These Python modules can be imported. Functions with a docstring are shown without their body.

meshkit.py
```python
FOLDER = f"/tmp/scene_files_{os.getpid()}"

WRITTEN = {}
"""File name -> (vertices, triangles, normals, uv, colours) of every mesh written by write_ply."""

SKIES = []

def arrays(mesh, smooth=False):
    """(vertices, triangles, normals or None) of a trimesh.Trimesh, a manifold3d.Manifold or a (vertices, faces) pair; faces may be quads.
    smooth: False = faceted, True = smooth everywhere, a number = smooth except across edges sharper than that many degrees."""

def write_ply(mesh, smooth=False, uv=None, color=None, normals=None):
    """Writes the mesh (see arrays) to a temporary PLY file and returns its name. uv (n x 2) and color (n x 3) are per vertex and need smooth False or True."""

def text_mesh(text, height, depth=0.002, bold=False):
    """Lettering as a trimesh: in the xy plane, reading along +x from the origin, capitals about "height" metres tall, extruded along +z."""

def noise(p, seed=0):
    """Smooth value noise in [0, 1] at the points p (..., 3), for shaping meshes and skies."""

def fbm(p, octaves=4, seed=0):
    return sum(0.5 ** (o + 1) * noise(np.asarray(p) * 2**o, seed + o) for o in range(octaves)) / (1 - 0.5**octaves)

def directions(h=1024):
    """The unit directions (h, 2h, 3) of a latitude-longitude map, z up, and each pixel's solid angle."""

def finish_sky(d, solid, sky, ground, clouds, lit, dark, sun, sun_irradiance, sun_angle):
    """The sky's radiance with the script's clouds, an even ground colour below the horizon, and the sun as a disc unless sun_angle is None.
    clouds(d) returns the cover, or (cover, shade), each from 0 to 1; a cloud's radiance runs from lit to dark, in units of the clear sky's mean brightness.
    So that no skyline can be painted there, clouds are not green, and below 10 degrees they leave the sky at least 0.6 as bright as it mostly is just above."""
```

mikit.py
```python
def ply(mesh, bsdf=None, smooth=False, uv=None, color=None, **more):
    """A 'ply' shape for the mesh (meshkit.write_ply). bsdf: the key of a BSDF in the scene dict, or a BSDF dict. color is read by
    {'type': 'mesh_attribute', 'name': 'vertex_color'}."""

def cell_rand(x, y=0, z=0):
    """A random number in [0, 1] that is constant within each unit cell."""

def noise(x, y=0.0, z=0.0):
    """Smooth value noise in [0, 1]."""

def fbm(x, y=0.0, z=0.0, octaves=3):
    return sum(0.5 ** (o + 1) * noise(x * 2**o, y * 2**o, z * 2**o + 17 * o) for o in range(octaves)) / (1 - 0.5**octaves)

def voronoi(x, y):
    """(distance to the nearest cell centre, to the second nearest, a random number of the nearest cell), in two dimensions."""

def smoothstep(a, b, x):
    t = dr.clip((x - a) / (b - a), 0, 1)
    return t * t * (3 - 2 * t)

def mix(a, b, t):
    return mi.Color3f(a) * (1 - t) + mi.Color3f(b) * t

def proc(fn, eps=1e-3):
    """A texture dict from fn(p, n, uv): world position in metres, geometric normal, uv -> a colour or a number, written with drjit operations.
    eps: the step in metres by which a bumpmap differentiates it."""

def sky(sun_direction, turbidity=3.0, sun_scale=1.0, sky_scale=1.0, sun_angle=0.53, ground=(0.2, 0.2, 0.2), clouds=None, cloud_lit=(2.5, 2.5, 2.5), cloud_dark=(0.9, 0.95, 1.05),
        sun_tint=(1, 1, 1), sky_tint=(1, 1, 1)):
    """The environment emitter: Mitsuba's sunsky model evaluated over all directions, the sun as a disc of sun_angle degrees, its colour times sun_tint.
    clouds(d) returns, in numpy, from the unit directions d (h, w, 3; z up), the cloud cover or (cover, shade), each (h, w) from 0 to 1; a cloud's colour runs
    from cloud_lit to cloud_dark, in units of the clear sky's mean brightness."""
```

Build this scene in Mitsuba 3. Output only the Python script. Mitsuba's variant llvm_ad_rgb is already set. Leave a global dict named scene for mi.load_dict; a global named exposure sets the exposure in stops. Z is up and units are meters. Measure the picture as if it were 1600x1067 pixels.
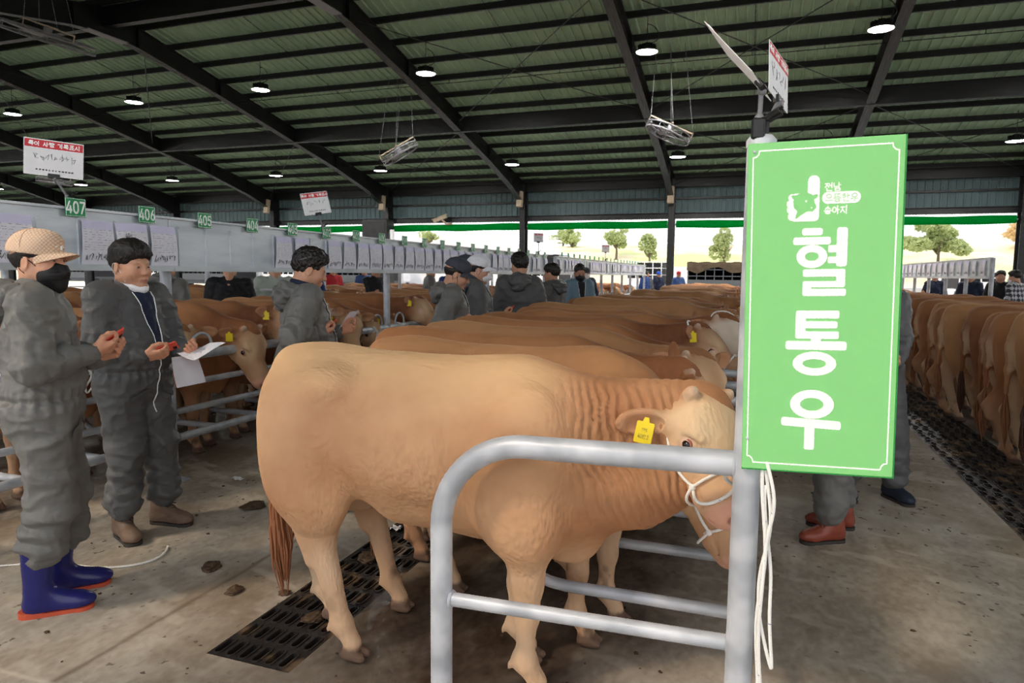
import math, random
import numpy as np, trimesh, drjit as dr, mitsuba as mi, mikit, meshkit
import manifold3d as m3
from shapely.geometry import Polygon, LineString, Point, box as sbox, MultiPolygon
from shapely.ops import unary_union
from shapely import affinity

scene, labels = {}, {}
TF = mi.ScalarTransform4f
RND = random.Random(11)
RNG = np.random.default_rng(11)
PI = math.pi

# ---------------------------------------------------------------- camera, sky, exposure
YAW, PITCH, ROLL, EYE = math.radians(19.5), math.atan(105.5 / 1066.67), 0.0097, 1.55
_f = np.array([-math.sin(YAW) * math.cos(PITCH), math.cos(YAW) * math.cos(PITCH), -math.sin(PITCH)])
_r = np.array([math.cos(YAW), math.sin(YAW), 0.0])
_u = np.cross(_r, _f)
_up = _u * math.cos(ROLL) - _r * math.sin(ROLL)
_o = np.array([0.0, 0.0, EYE])
scene['camera'] = {'type': 'thinlens', 'fov': 2 * math.degrees(math.atan(0.75)), 'fov_axis': 'x', 'near_clip': 0.05, 'far_clip': 600.0,
                   'aperture_radius': 0.0016, 'focus_distance': 2.9,
                   'to_world': TF().look_at(origin=_o.tolist(), target=(_o + _f).tolist(), up=_up.tolist())}


def overcast(d):
    z = np.clip(d[..., 2], 0, 1)
    n = meshkit.fbm(np.stack([d[..., 0] / (z + .25), d[..., 1] / (z + .25), z * 0], -1) * 1.3, 4, 5)
    return np.ones_like(z), np.clip(0.15 + (n - .5) * 0.9, 0, 1)


scene['sky'] = mikit.sky((-0.45, -0.55, 0.70), turbidity=4.0, sun_scale=0.12, sky_scale=1.0, sun_angle=9.0, ground=(0.30, 0.28, 0.25), clouds=overcast,
                         cloud_lit=(1.36, 1.36, 1.40), cloud_dark=(0.95, 0.97, 1.02))
exposure = 3.4

# ---------------------------------------------------------------- scene helpers
def V(*a):
    return np.array(a, float)


def nrm(v):
    v = np.asarray(v, float)
    return v / max(np.linalg.norm(v), 1e-12)


def srgb(r, g, b):
    return tuple(((c / 255) / 12.92 if c / 255 <= .04045 else ((c / 255 + .055) / 1.055) ** 2.4) for c in (r, g, b))


_count = {}


def numbered(name):
    n = _count.get(name, 0)
    _count[name] = n + 1
    return name if n == 0 else f'{name}_{n:03d}'


def thing(name, label, cat, group=None, kind=None):
    key = numbered(name)
    labels[key] = {'label': label, 'category': cat}
    if group:
        labels[key]['group'] = group
    if kind:
        labels[key]['kind'] = kind
    return key


def struct(name):
    key = numbered(name)
    labels[key] = {'kind': 'structure'}
    return key


def put(key, shape, tw=None, label=None, kind=None):
    """one entry of the scene under key"""
    d = dict(shape)
    if tw is not None:
        d['to_world'] = tw
    scene[key] = d
    if label or kind:
        labels.setdefault(key, {})
        if label:
            labels[key]['label'] = label
        if kind:
            labels[key]['kind'] = kind
    return key


def part(parent, name, shape, tw=None, label=None, kind=None):
    return put(numbered(parent + '__' + name), shape, tw, label, kind)


def P(mesh, mat, smooth=35, color=None):
    return mikit.ply(mesh, mat, smooth=smooth, color=color)


def mat4(R=None, t=(0, 0, 0)):
    M = np.eye(4)
    if R is not None:
        M[:3, :3] = R
    M[:3, 3] = t
    return M


def rz(a):
    c, s = math.cos(a), math.sin(a)
    return np.array([[c, -s, 0], [s, c, 0], [0, 0, 1.0]])


def ry(a):
    c, s = math.cos(a), math.sin(a)
    return np.array([[c, 0, s], [0, 1, 0], [-s, 0, c]])


def rx(a):
    c, s = math.cos(a), math.sin(a)
    return np.array([[1, 0, 0], [0, c, -s], [0, s, c]])


def frame(x, zhint):
    """rotation whose columns are x, y, z with x given and z near zhint"""
    x = nrm(x)
    y = nrm(np.cross(zhint, x))
    return np.stack([x, y, np.cross(x, y)], 1)


def tw(R=None, t=(0, 0, 0), s=1.0):
    M = mat4(None if R is None else np.asarray(R) * s, t)
    if R is None and s != 1.0:
        M[:3, :3] *= s
    return TF(M.tolist())


def move(mesh, R=None, t=(0, 0, 0)):
    v, f = (mesh.vertices, mesh.faces) if hasattr(mesh, 'vertices') else mesh
    v = np.asarray(v, float)
    if R is not None:
        v = v @ np.asarray(R).T
    return trimesh.Trimesh(v + np.asarray(t, float), np.asarray(f), process=False)


def cat(*ms):
    ms = [m for m in ms if m is not None]
    vs, fs, n = [], [], 0
    for m in ms:
        vs.append(np.asarray(m.vertices)); fs.append(np.asarray(m.faces) + n); n += len(m.vertices)
    return trimesh.Trimesh(np.vstack(vs), np.vstack(fs), process=False)


def tri(man):
    m = man.to_mesh()
    return trimesh.Trimesh(m.vert_properties[:, :3], m.tri_verts, process=False)


def box(a, b, bev=0.0):
    """box from corner a to corner b, with bevelled edges"""
    a, b = np.minimum(a, b).astype(float), np.maximum(a, b).astype(float)
    if bev <= 0:
        m = trimesh.creation.box(b - a)
        return move(m, None, (a + b) / 2)
    s, bev = (b - a) / 2, min(bev, (b - a).min() * .45)
    pts = [np.array([i, j, k]) * (s - np.roll([0, bev, bev], q)) for i in (-1, 1) for j in (-1, 1) for k in (-1, 1) for q in range(3)]
    return move(tri(m3.Manifold.hull_points(np.array(pts))), None, (a + b) / 2)


def tube(pts, r, n=10, closed=False, caps=True):
    """round tube along a polyline; r a number or one per point"""
    p = np.asarray(pts, float)
    m = len(p)
    r = np.broadcast_to(np.asarray(r, float), (m,))
    t = np.roll(p, -1, 0) - np.roll(p, 1, 0) if closed else np.gradient(p, axis=0)
    t /= np.maximum(np.linalg.norm(t, axis=1, keepdims=True), 1e-12)
    u = np.cross(t[0], [0, 0, 1] if abs(t[0][2]) < .9 else [1, 0, 0])
    us = []
    for k in range(m):
        u = u - t[k] * (u @ t[k])
        u /= max(np.linalg.norm(u), 1e-12)
        us.append(u)
    us = np.array(us)
    w = np.cross(t, us)
    a = np.arange(n) * 2 * PI / n
    ring = p[:, None] + r[:, None, None] * (np.cos(a)[None, :, None] * us[:, None] + np.sin(a)[None, :, None] * w[:, None])
    v = ring.reshape(-1, 3)
    i = np.arange(m if closed else m - 1)[:, None] * n
    j = np.arange(n)[None]
    a0, b0 = i + j, i + (j + 1) % n
    a1, b1 = (a0 + n) % (m * n), (b0 + n) % (m * n)
    f = [np.stack([a0, b0, b1], -1).reshape(-1, 3), np.stack([a0, b1, a1], -1).reshape(-1, 3)]
    if caps and not closed:
        v = np.vstack([v, p[0], p[-1]])
        c0, c1 = m * n, m * n + 1
        jj = np.arange(n)
        f += [np.stack([np.full(n, c0), (jj + 1) % n, jj], 1), np.stack([np.full(n, c1), (m - 1) * n + jj, (m - 1) * n + (jj + 1) % n], 1)]
    return trimesh.Trimesh(v, np.vstack(f), process=False)


def arc(c, u, w, r, a0, a1, n=10):
    a = np.linspace(a0, a1, n)
    return [np.asarray(c, float) + r * (math.cos(x) * np.asarray(u, float) + math.sin(x) * np.asarray(w, float)) for x in a]


def spline(pts, n=40):
    from scipy.interpolate import CubicSpline
    p = np.asarray(pts, float)
    s = np.concatenate([[0], np.cumsum(np.linalg.norm(np.diff(p, axis=0), axis=1))])
    return CubicSpline(s, p)(np.linspace(0, s[-1], n))


def lathe(prof, n=24):
    """profile [(r, z), ...] turned about z"""
    prof = np.asarray(prof, float)
    a = np.arange(n) * 2 * PI / n
    v = np.stack([prof[:, 0, None] * np.cos(a), prof[:, 0, None] * np.sin(a), np.repeat(prof[:, 1, None], n, 1)], -1).reshape(-1, 3)
    i, j = np.arange(len(prof) - 1)[:, None] * n, np.arange(n)[None]
    f = np.vstack([np.stack([i + j, i + (j + 1) % n, i + n + (j + 1) % n], -1).reshape(-1, 3), np.stack([i + j, i + n + (j + 1) % n, i + n + j], -1).reshape(-1, 3)])
    return trimesh.Trimesh(v, f, process=False)


def extrude(shape, depth):
    gs = [g for g in getattr(shape, 'geoms', [shape]) if g.area > 1e-10]
    return trimesh.util.concatenate([trimesh.creation.extrude_polygon(g, depth, engine='earcut') for g in gs])


def sheet(pts, nu, nv, th=0.0008):
    """thin curved sheet from a grid of points (nu x nv x 3), with thickness"""
    p = np.asarray(pts, float).reshape(nu, nv, 3)
    du, dv = np.gradient(p, axis=0), np.gradient(p, axis=1)
    n = np.cross(du, dv)
    n /= np.maximum(np.linalg.norm(n, axis=-1, keepdims=True), 1e-12)
    v = np.vstack([(p + n * th / 2).reshape(-1, 3), (p - n * th / 2).reshape(-1, 3)])
    i, j = np.meshgrid(np.arange(nu - 1), np.arange(nv - 1), indexing='ij')
    a = (i * nv + j).ravel()
    q = np.stack([a, a + nv, a + nv + 1, a + 1], 1)
    N = nu * nv
    rim = [k for k in range(nv)] + [k * nv + nv - 1 for k in range(1, nu)] + [(nu - 1) * nv + k for k in range(nv - 2, -1, -1)] + [k * nv for k in range(nu - 2, 0, -1)]
    rim = np.array(rim)
    r2 = np.roll(rim, -1)
    q = np.vstack([q, q[:, ::-1] + N, np.stack([rim, r2, r2 + N, rim + N], 1)])
    return trimesh.Trimesh(v, np.vstack([q[:, [0, 1, 2]], q[:, [0, 2, 3]]]), process=False)


# ---------------------------------------------------------------- implicit modelling: smooth unions on a grid, surface nets
class Field:
    def __init__(self, lo, hi, h):
        self.h, self.lo = h, np.asarray(lo, float)
        self.n = np.ceil((np.asarray(hi, float) - self.lo) / h).astype(int) + 1
        self.F = np.full(self.n, 1.0, np.float32)

    def _sub(self, a, b):
        i0 = np.clip(np.floor((np.asarray(a) - self.lo) / self.h).astype(int), 0, self.n)
        i1 = np.clip(np.ceil((np.asarray(b) - self.lo) / self.h).astype(int) + 1, 0, self.n)
        if (i1 <= i0).any():
            return None, None
        g = [(self.lo[k] + self.h * np.arange(i0[k], i1[k])).astype(np.float32) for k in range(3)]
        return tuple(slice(i0[k], i1[k]) for k in range(3)), (g[0][:, None, None], g[1][None, :, None], g[2][None, None, :])

    def _mix(self, sl, d, k, sub):
        F = self.F[sl]
        if sub:
            hh = np.maximum(k - np.abs(-d - F), 0) / max(k, 1e-6)
            self.F[sl] = np.maximum(F, -d) + hh * hh * k * .25
        else:
            hh = np.maximum(k - np.abs(d - F), 0) / max(k, 1e-6)
            self.F[sl] = np.minimum(F, d) - hh * hh * k * .25

    def cone(self, a, b, ra, rb=None, k=.03, flat=None, sub=False):
        """rounded cone from a to b; flat = (axis 0..2, factor): squeezed along that axis about the segment"""
        a, b = np.asarray(a, float), np.asarray(b, float)
        rb = ra if rb is None else rb
        m = max(ra, rb) * (1 if flat is None else max(1, flat[1])) + k + self.h * 2
        sl, g = self._sub(np.minimum(a, b) - m, np.maximum(a, b) + m)
        if sl is None:
            return self
        s = np.ones(3, np.float32)
        if flat is not None:
            s[flat[0]] = 1 / flat[1]
        ab = ((b - a) * s).astype(np.float32)
        p = [(g[q] - np.float32(a[q])) * s[q] for q in range(3)]
        t = np.clip((p[0] * ab[0] + p[1] * ab[1] + p[2] * ab[2]) / max(float(ab @ ab), 1e-9), 0, 1)
        d = np.sqrt((p[0] - t * ab[0]) ** 2 + (p[1] - t * ab[1]) ** 2 + (p[2] - t * ab[2]) ** 2) - (ra + (rb - ra) * t)
        if flat is not None and flat[1] < 1:
            d = d * np.float32(flat[1] ** .5)
        self._mix(sl, d.astype(np.float32), k, sub)
        return self

    def chain(self, pts, rs, k=.03, flat=None, sub=False):
        for q in range(len(pts) - 1):
            self.cone(pts[q], pts[q + 1], rs[q], rs[q + 1], k, flat, sub)
        return self

    def ell(self, c, r, R=None, k=.03, sub=False):
        c, r = np.asarray(c, float), np.asarray(r, float)
        ext = r if R is None else np.abs(np.asarray(R)) @ r
        sl, g = self._sub(c - ext - k - 2 * self.h, c + ext + k + 2 * self.h)
        if sl is None:
            return self
        p = [g[q] - np.float32(c[q]) for q in range(3)]
        if R is not None:
            R = np.asarray(R, np.float32)
            p = [p[0] * R[0, q] + p[1] * R[1, q] + p[2] * R[2, q] for q in range(3)]
        r = r.astype(np.float32)
        k0 = np.sqrt((p[0] / r[0]) ** 2 + (p[1] / r[1]) ** 2 + (p[2] / r[2]) ** 2)
        k1 = np.sqrt((p[0] / r[0] ** 2) ** 2 + (p[1] / r[1] ** 2) ** 2 + (p[2] / r[2] ** 2) ** 2)
        self._mix(sl, (k0 * (k0 - 1) / np.maximum(k1, 1e-6)).astype(np.float32), k, sub)
        return self

    def plane_cut(self, p, n):
        """removes what lies on the side of n"""
        g = [(self.lo[k] + self.h * np.arange(self.n[k])).astype(np.float32) for k in range(3)]
        n = nrm(n)
        d = (g[0][:, None, None] - p[0]) * n[0] + (g[1][None, :, None] - p[1]) * n[1] + (g[2][None, None, :] - p[2]) * n[2]
        self.F = np.maximum(self.F, d.astype(np.float32))
        return self

    def mesh(self, smooth=2):
        F = self.F
        F[0], F[-1], F[:, 0], F[:, -1], F[:, :, 0], F[:, :, -1] = 1, 1, 1, 1, 1, 1
        s = F < 0
        c = [s[a:F.shape[0] - 1 + a, b:F.shape[1] - 1 + b, e:F.shape[2] - 1 + e] for a in (0, 1) for b in (0, 1) for e in (0, 1)]
        tot = sum(x.astype(np.int8) for x in c)
        act = np.argwhere((tot > 0) & (tot < 8))
        idx = np.full(tot.shape, -1, np.int64)
        idx[tuple(act.T)] = np.arange(len(act))
        val = np.stack([F[act[:, 0] + a, act[:, 1] + b, act[:, 2] + e] for a in (0, 1) for b in (0, 1) for e in (0, 1)], 1)
        off = np.array([(a, b, e) for a in (0, 1) for b in (0, 1) for e in (0, 1)], float)
        acc, cnt = np.zeros((len(act), 3)), np.zeros(len(act))
        for i in range(8):
            for j in range(i + 1, 8):
                if np.abs(off[i] - off[j]).sum() != 1:
                    continue
                x = (val[:, i] < 0) != (val[:, j] < 0)
                t = val[x, i] / (val[x, i] - val[x, j])
                acc[x] += off[i] + t[:, None] * (off[j] - off[i])
                cnt[x] += 1
        v = self.lo + self.h * (act + acc / cnt[:, None])
        quads = []
        for ax in range(3):
            b, e = (ax + 1) % 3, (ax + 2) % 3
            A = s.take(range(0, s.shape[ax] - 1), ax)
            B = s.take(range(1, s.shape[ax]), ax)
            w = np.argwhere(A != B)
            w = w[(w[:, b] > 0) & (w[:, e] > 0)]
            inside = A[tuple(w.T)]
            def at(db, de):
                q = w.copy(); q[:, b] -= db; q[:, e] -= de
                return idx[tuple(q.T)]
            q = np.stack([at(1, 1), at(0, 1), at(0, 0), at(1, 0)], 1)
            q[~inside] = q[~inside][:, ::-1]
            quads.append(q)
        q = np.vstack(quads)
        q = q[(q >= 0).all(1)]
        m = trimesh.Trimesh(v, np.vstack([q[:, [0, 1, 2]], q[:, [0, 2, 3]]]), process=False)
        return relax(m, smooth)


def relax(m, n=2, lam=.5):
    if n <= 0:
        return m
    import scipy.sparse as sp
    f = m.faces
    e = np.vstack([f[:, [0, 1]], f[:, [1, 2]], f[:, [2, 0]]])
    N = len(m.vertices)
    A = sp.coo_matrix((np.ones(len(e) * 2), (np.r_[e[:, 0], e[:, 1]], np.r_[e[:, 1], e[:, 0]])), shape=(N, N)).tocsr()
    A.data[:] = 1
    D = sp.diags(1 / np.maximum(np.asarray(A.sum(1)).ravel(), 1))
    v = np.asarray(m.vertices)
    for k in range(n):
        v = v + lam * (D @ (A @ v) - v)
        v = v - lam * 1.02 * (D @ (A @ v) - v) if k % 2 else v
    return trimesh.Trimesh(v, f, process=False)


def vnormals(m):
    v, f = np.asarray(m.vertices), np.asarray(m.faces)
    c = np.cross(v[f[:, 1]] - v[f[:, 0]], v[f[:, 2]] - v[f[:, 0]])
    n = np.zeros_like(v)
    for k in range(3):
        np.add.at(n, f[:, k], c)
    return n / np.maximum(np.linalg.norm(n, axis=1, keepdims=True), 1e-12)


def sstep(a, b, x):
    t = np.clip((x - a) / (b - a), 0, 1)
    return t * t * (3 - 2 * t)


def lerp(a, b, t):
    t = np.asarray(t)[..., None]
    return np.asarray(a) * (1 - t) + np.asarray(b) * t

# ---------------------------------------------------------------- materials
def rgb(c):
    return {'type': 'rgb', 'value': list(c)}


def mat(name, color, rough=.6, metal=0.0, spec=.5, two=False, bump=None, bscale=1.0, **kw):
    b = {'type': 'principled', 'base_color': color if isinstance(color, dict) else rgb(color), 'roughness': rough, 'metallic': metal, 'specular': spec, **kw}
    if bump is not None:
        b = {'type': 'bumpmap', 'arbitrary': mikit.proc(bump[0], bump[1]), 'scale': bscale, 'bsdf': b}
    scene[name] = {'type': 'twosided', 'bsdf': b} if two else b


VC = {'type': 'mesh_attribute', 'name': 'vertex_color'}
fur = lambda p, n, uv: mikit.noise(p.x * 90 + p.z * 40, p.y * 160, p.z * 34 - p.x * 60)
mat('coat', VC, .72, spec=.3, sheen=.25, bump=(fur, 2e-3), bscale=.0038)
mat('wet_eye', VC, .12, spec=.6)
mat('eyelid', srgb(150, 96, 82), .6)
mat('tail_hair', srgb(146, 94, 62), .7)
mat('tail_hair_dark', srgb(74, 44, 28), .7)
mat('painted', VC, .55)
mat('skin', VC, .5, spec=.4)

# steel, roof, walls
mat('black_steel', srgb(17, 19, 20), .42, spec=.5)
mat('roof_green', mikit.proc(lambda p, n, uv: mikit.mix(srgb(128, 160, 134), srgb(152, 180, 152), mikit.fbm(p.x * .7, p.y * .25, 3.0, 2))), .55, two=True)
mat('clad', srgb(82, 104, 106), .55, two=True)
galv_c = mikit.proc(lambda p, n, uv: mikit.mix(srgb(166, 172, 180), srgb(206, 211, 218), mikit.smoothstep(.25, .75, mikit.fbm(p.x * 9 + p.y * 5, p.y * 9, p.z * 9, 3))))
mat('galv', galv_c, .42, .15, spec=.6, two=True)
board_c = mikit.proc(lambda p, n, uv: mikit.mix(srgb(184, 192, 198), srgb(214, 220, 225), mikit.smoothstep(.2, .8, mikit.fbm(p.y * 3, p.z * 14, p.x * 3, 4))))
mat('galv_board', board_c, .4, .3, spec=.6, two=True)
mat('white', srgb(235, 236, 238), .6, two=True)
mat('paper', srgb(236, 236, 245), .8, two=True)
mat('paper_head', srgb(222, 220, 247), .8, two=True)
mat('ink', srgb(60, 60, 72), .8)
mat('ink_pale', srgb(150, 150, 176), .8)
mat('black_plastic', srgb(24, 24, 26), .4)
mat('grey_plastic', srgb(120, 120, 124), .5)
mat('beige_box', srgb(178, 162, 140), .6)
mat('number_green', srgb(22, 142, 84), .45)
mat('number_red', srgb(200, 40, 52), .45)
mat('sign_green', srgb(136, 212, 132), .5, spec=.3)
mat('sign_edge', srgb(40, 150, 70), .5)
mat('letter_white', srgb(250, 252, 250), .6)
mat('letter_green', srgb(110, 200, 106), .6)
mat('yellow_tag', srgb(240, 214, 30), .5)
rope_c = mikit.proc(lambda p, n, uv: mikit.mix(srgb(236, 236, 232), srgb(120, 130, 160), mikit.smoothstep(.86, .95, mikit.noise(p.x * 160, p.y * 160, p.z * 160))))
mat('rope', rope_c, .85)
mat('green_curtain', srgb(0, 150, 60), .6, spec=.2)
scene['curtain'] = {'type': 'principledthin', 'base_color': rgb(srgb(10, 176, 78)), 'roughness': .6, 'diff_trans': 1.3, 'spec_trans': 0.0}
mat('rubber', mikit.proc(lambda p, n, uv: mikit.mix(srgb(40, 36, 34), srgb(104, 84, 62), mikit.smoothstep(.52, .75, mikit.fbm(p.x * 7, p.y * 7, p.z * 7, 4)))), .5)
mat('pit', srgb(14, 12, 10), .9)
mat('manure', mikit.proc(lambda p, n, uv: mikit.mix(srgb(48, 36, 26), srgb(92, 70, 48), mikit.noise(p.x * 60, p.y * 60, p.z * 60))), .7)
scene['lamp_glow'] = {'type': 'diffuse', 'reflectance': rgb((.8, .8, .8))}


def floor_mask(p):
    """how wet and dark the concrete is: in the standing places of the cattle"""
    wob = mikit.fbm(p.x * 2.3, p.y * 1.4, 7.0, 3)
    a = mikit.smoothstep(-1.95, -1.5, p.x + (wob - .5) * .5) * (1 - mikit.smoothstep(-.75, -.15, p.x + (wob - .5) * .9)) * mikit.smoothstep(1.75, 2.3, p.y + (wob - .5) * .7 - .35 * mikit.smoothstep(-1.3, -1.9, p.x))
    b = mikit.smoothstep(1.9, 2.4, p.x + (wob - .5) * .4)
    c = 1 - mikit.smoothstep(-4.9, -4.1, p.x + (wob - .5) * .5)
    return dr.maximum(a, dr.maximum(b * .9, c * .75))


def concrete(p, n, uv):
    big = mikit.fbm(p.x * .8, p.y * .8, 1.0, 3)
    mid = mikit.fbm(p.x * 4.1, p.y * 2.7, 2.0, 4)
    fine = mikit.fbm(p.x * 38, p.y * 26, 3.0, 3)
    c = mikit.mix(srgb(136, 124, 110), srgb(184, 177, 164), mikit.smoothstep(.28, .75, .45 * big + .35 * mid + .2 * fine))
    brown = mikit.smoothstep(.50, .72, mikit.fbm(p.x * 1.7 + 4, p.y * 1.1, 5.0, 4))
    c = mikit.mix(c, srgb(112, 92, 68), .55 * brown)
    scrape = mikit.smoothstep(.62, .8, mikit.fbm(p.x * 3 + p.y * 9, p.y * 2 - p.x * 4, 9.0, 3))
    c = mikit.mix(c, srgb(190, 182, 168), .45 * scrape)
    speck = mikit.smoothstep(.74, .84, mikit.fbm(p.x * 26, p.y * 26, 11.0, 3)) * mikit.smoothstep(.35, .7, mid)
    c = mikit.mix(c, srgb(70, 54, 40), .8 * speck)
    edge = dr.exp(-dr.square((p.x + 2.44 + .04 * (mid - .5)) / .016)) * mikit.smoothstep(.3, .6, mikit.fbm(p.x * 6, p.y * 5, 13.0, 3))
    c = mikit.mix(c, srgb(96, 80, 58), .6 * edge)
    joint = dr.exp(-dr.square((p.y - 1.76 - .02 * p.x) / .012)) * mikit.smoothstep(-2.0, -2.3, p.x)
    c = mikit.mix(c, srgb(205, 196, 180), .5 * joint)
    wet = floor_mask(p) * (.55 + .45 * mikit.smoothstep(.25, .6, mid))
    return mikit.mix(c, mikit.mix(srgb(56, 44, 34), srgb(84, 68, 54), fine), wet)


mat('concrete', mikit.proc(concrete), mikit.proc(lambda p, n, uv: .85 - .5 * floor_mask(p) * mikit.smoothstep(.3, .6, mikit.fbm(p.x * 3, p.y * 3, 4.0, 3))), spec=.4,
    bump=(lambda p, n, uv: mikit.fbm(p.x * 30, p.y * 30, p.z * 30, 3), 4e-3), bscale=.006)
mat('asphalt', mikit.proc(lambda p, n, uv: mikit.mix(srgb(176, 176, 176), srgb(206, 204, 200), mikit.fbm(p.x * .4, p.y * .4, 1.0, 3))), .9)
mat('grass', mikit.proc(lambda p, n, uv: mikit.mix(mikit.mix(srgb(206, 192, 156), srgb(232, 222, 196), mikit.fbm(p.x * .9, p.y * .9, p.z * 2, 4)), srgb(188, 198, 144), mikit.smoothstep(.48, .66, mikit.fbm(p.x * .22, p.y * .3, p.z * .6, 3)))), .95)
mat('hill', srgb(206, 216, 220), .95, two=True)  # distance haze is put into this pale blue-grey base colour
mat('bark', srgb(110, 100, 88), .9)
scene['leaf_green'] = {'type': 'principledthin', 'base_color': rgb(srgb(190, 202, 150)), 'roughness': .6, 'diff_trans': .9, 'spec_trans': 0.0}
scene['leaf_autumn'] = {'type': 'principledthin', 'base_color': rgb(srgb(224, 202, 158)), 'roughness': .6, 'diff_trans': .9, 'spec_trans': 0.0}

# ---------------------------------------------------------------- the barn
SL, RIDGE, YB = .2035, 17.5, 36.0
Z_EAVE = 6.6


def roof_z(y):
    return Z_EAVE + SL * (YB - y) if y >= RIDGE else Z_EAVE + SL * (YB - RIDGE) - SL * (RIDGE - y)


X0, X1 = -56.0, 20.0
RAFT = [-52.6, -44.6, -36.6, -28.6, -20.5, -12.1, -4.15, 3.5, 10.9, 18.6]
for k in ('floor', 'ceiling', 'wall_back', 'ground', 'embankment', 'hills'):
    labels[k] = {'kind': 'structure'}
# floor: slabs with two drain trenches left open between them
slabs = [(X0, -2.045), (-1.644, 1.57), (2.17, X1)]
scene['floor'] = P(cat(*[box(V(a, -1.5, -.15), V(b, 37.0, 0)) for a, b in slabs]), 'concrete', False)
put('floor__trench', P(cat(box(V(-2.3, -1.5, -.5), V(-1.4, 37, -.3)), box(V(1.3, -1.5, -.5), V(2.4, 37, -.3))), 'pit', False))
scene['ground'] = P(cat(box(V(-160, 37.0, -.25), V(140, 64, -.05)), box(V(-160, -60, -.25), V(140, -1.5, -.05)), box(V(-160, -1.5, -.25), V(X0, 37, -.05)), box(V(X1, -1.5, -.25), V(140, 37, -.05))), 'asphalt', False)

# corrugated roof sheets, ribs running down the slope
prof = [(0, 0), (.205, 0), (.225, -.045), (.275, -.045), (.295, 0), (.505, 0), (.525, -.045), (.575, -.045), (.595, 0), (.805, 0), (.825, -.045), (.875, -.045), (.9, 0)]


def corrugated(prof, A, B, up):
    """a strip of profile (x, height) run from A to B (both at x = 0), heights along up"""
    p = np.asarray(prof, float)
    rows = [np.stack([p[:, 0] + E_[0], E_[1] + p[:, 1] * up[1], E_[2] + p[:, 1] * up[2]], 1) for E_ in (np.asarray(A, float), np.asarray(B, float))]
    n = len(p)
    i = np.arange(n - 1)
    f = np.vstack([np.stack([i, i + 1, i + n + 1], 1), np.stack([i, i + n + 1, i + n], 1)])
    return trimesh.Trimesh(np.vstack(rows), f, process=False)


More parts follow.
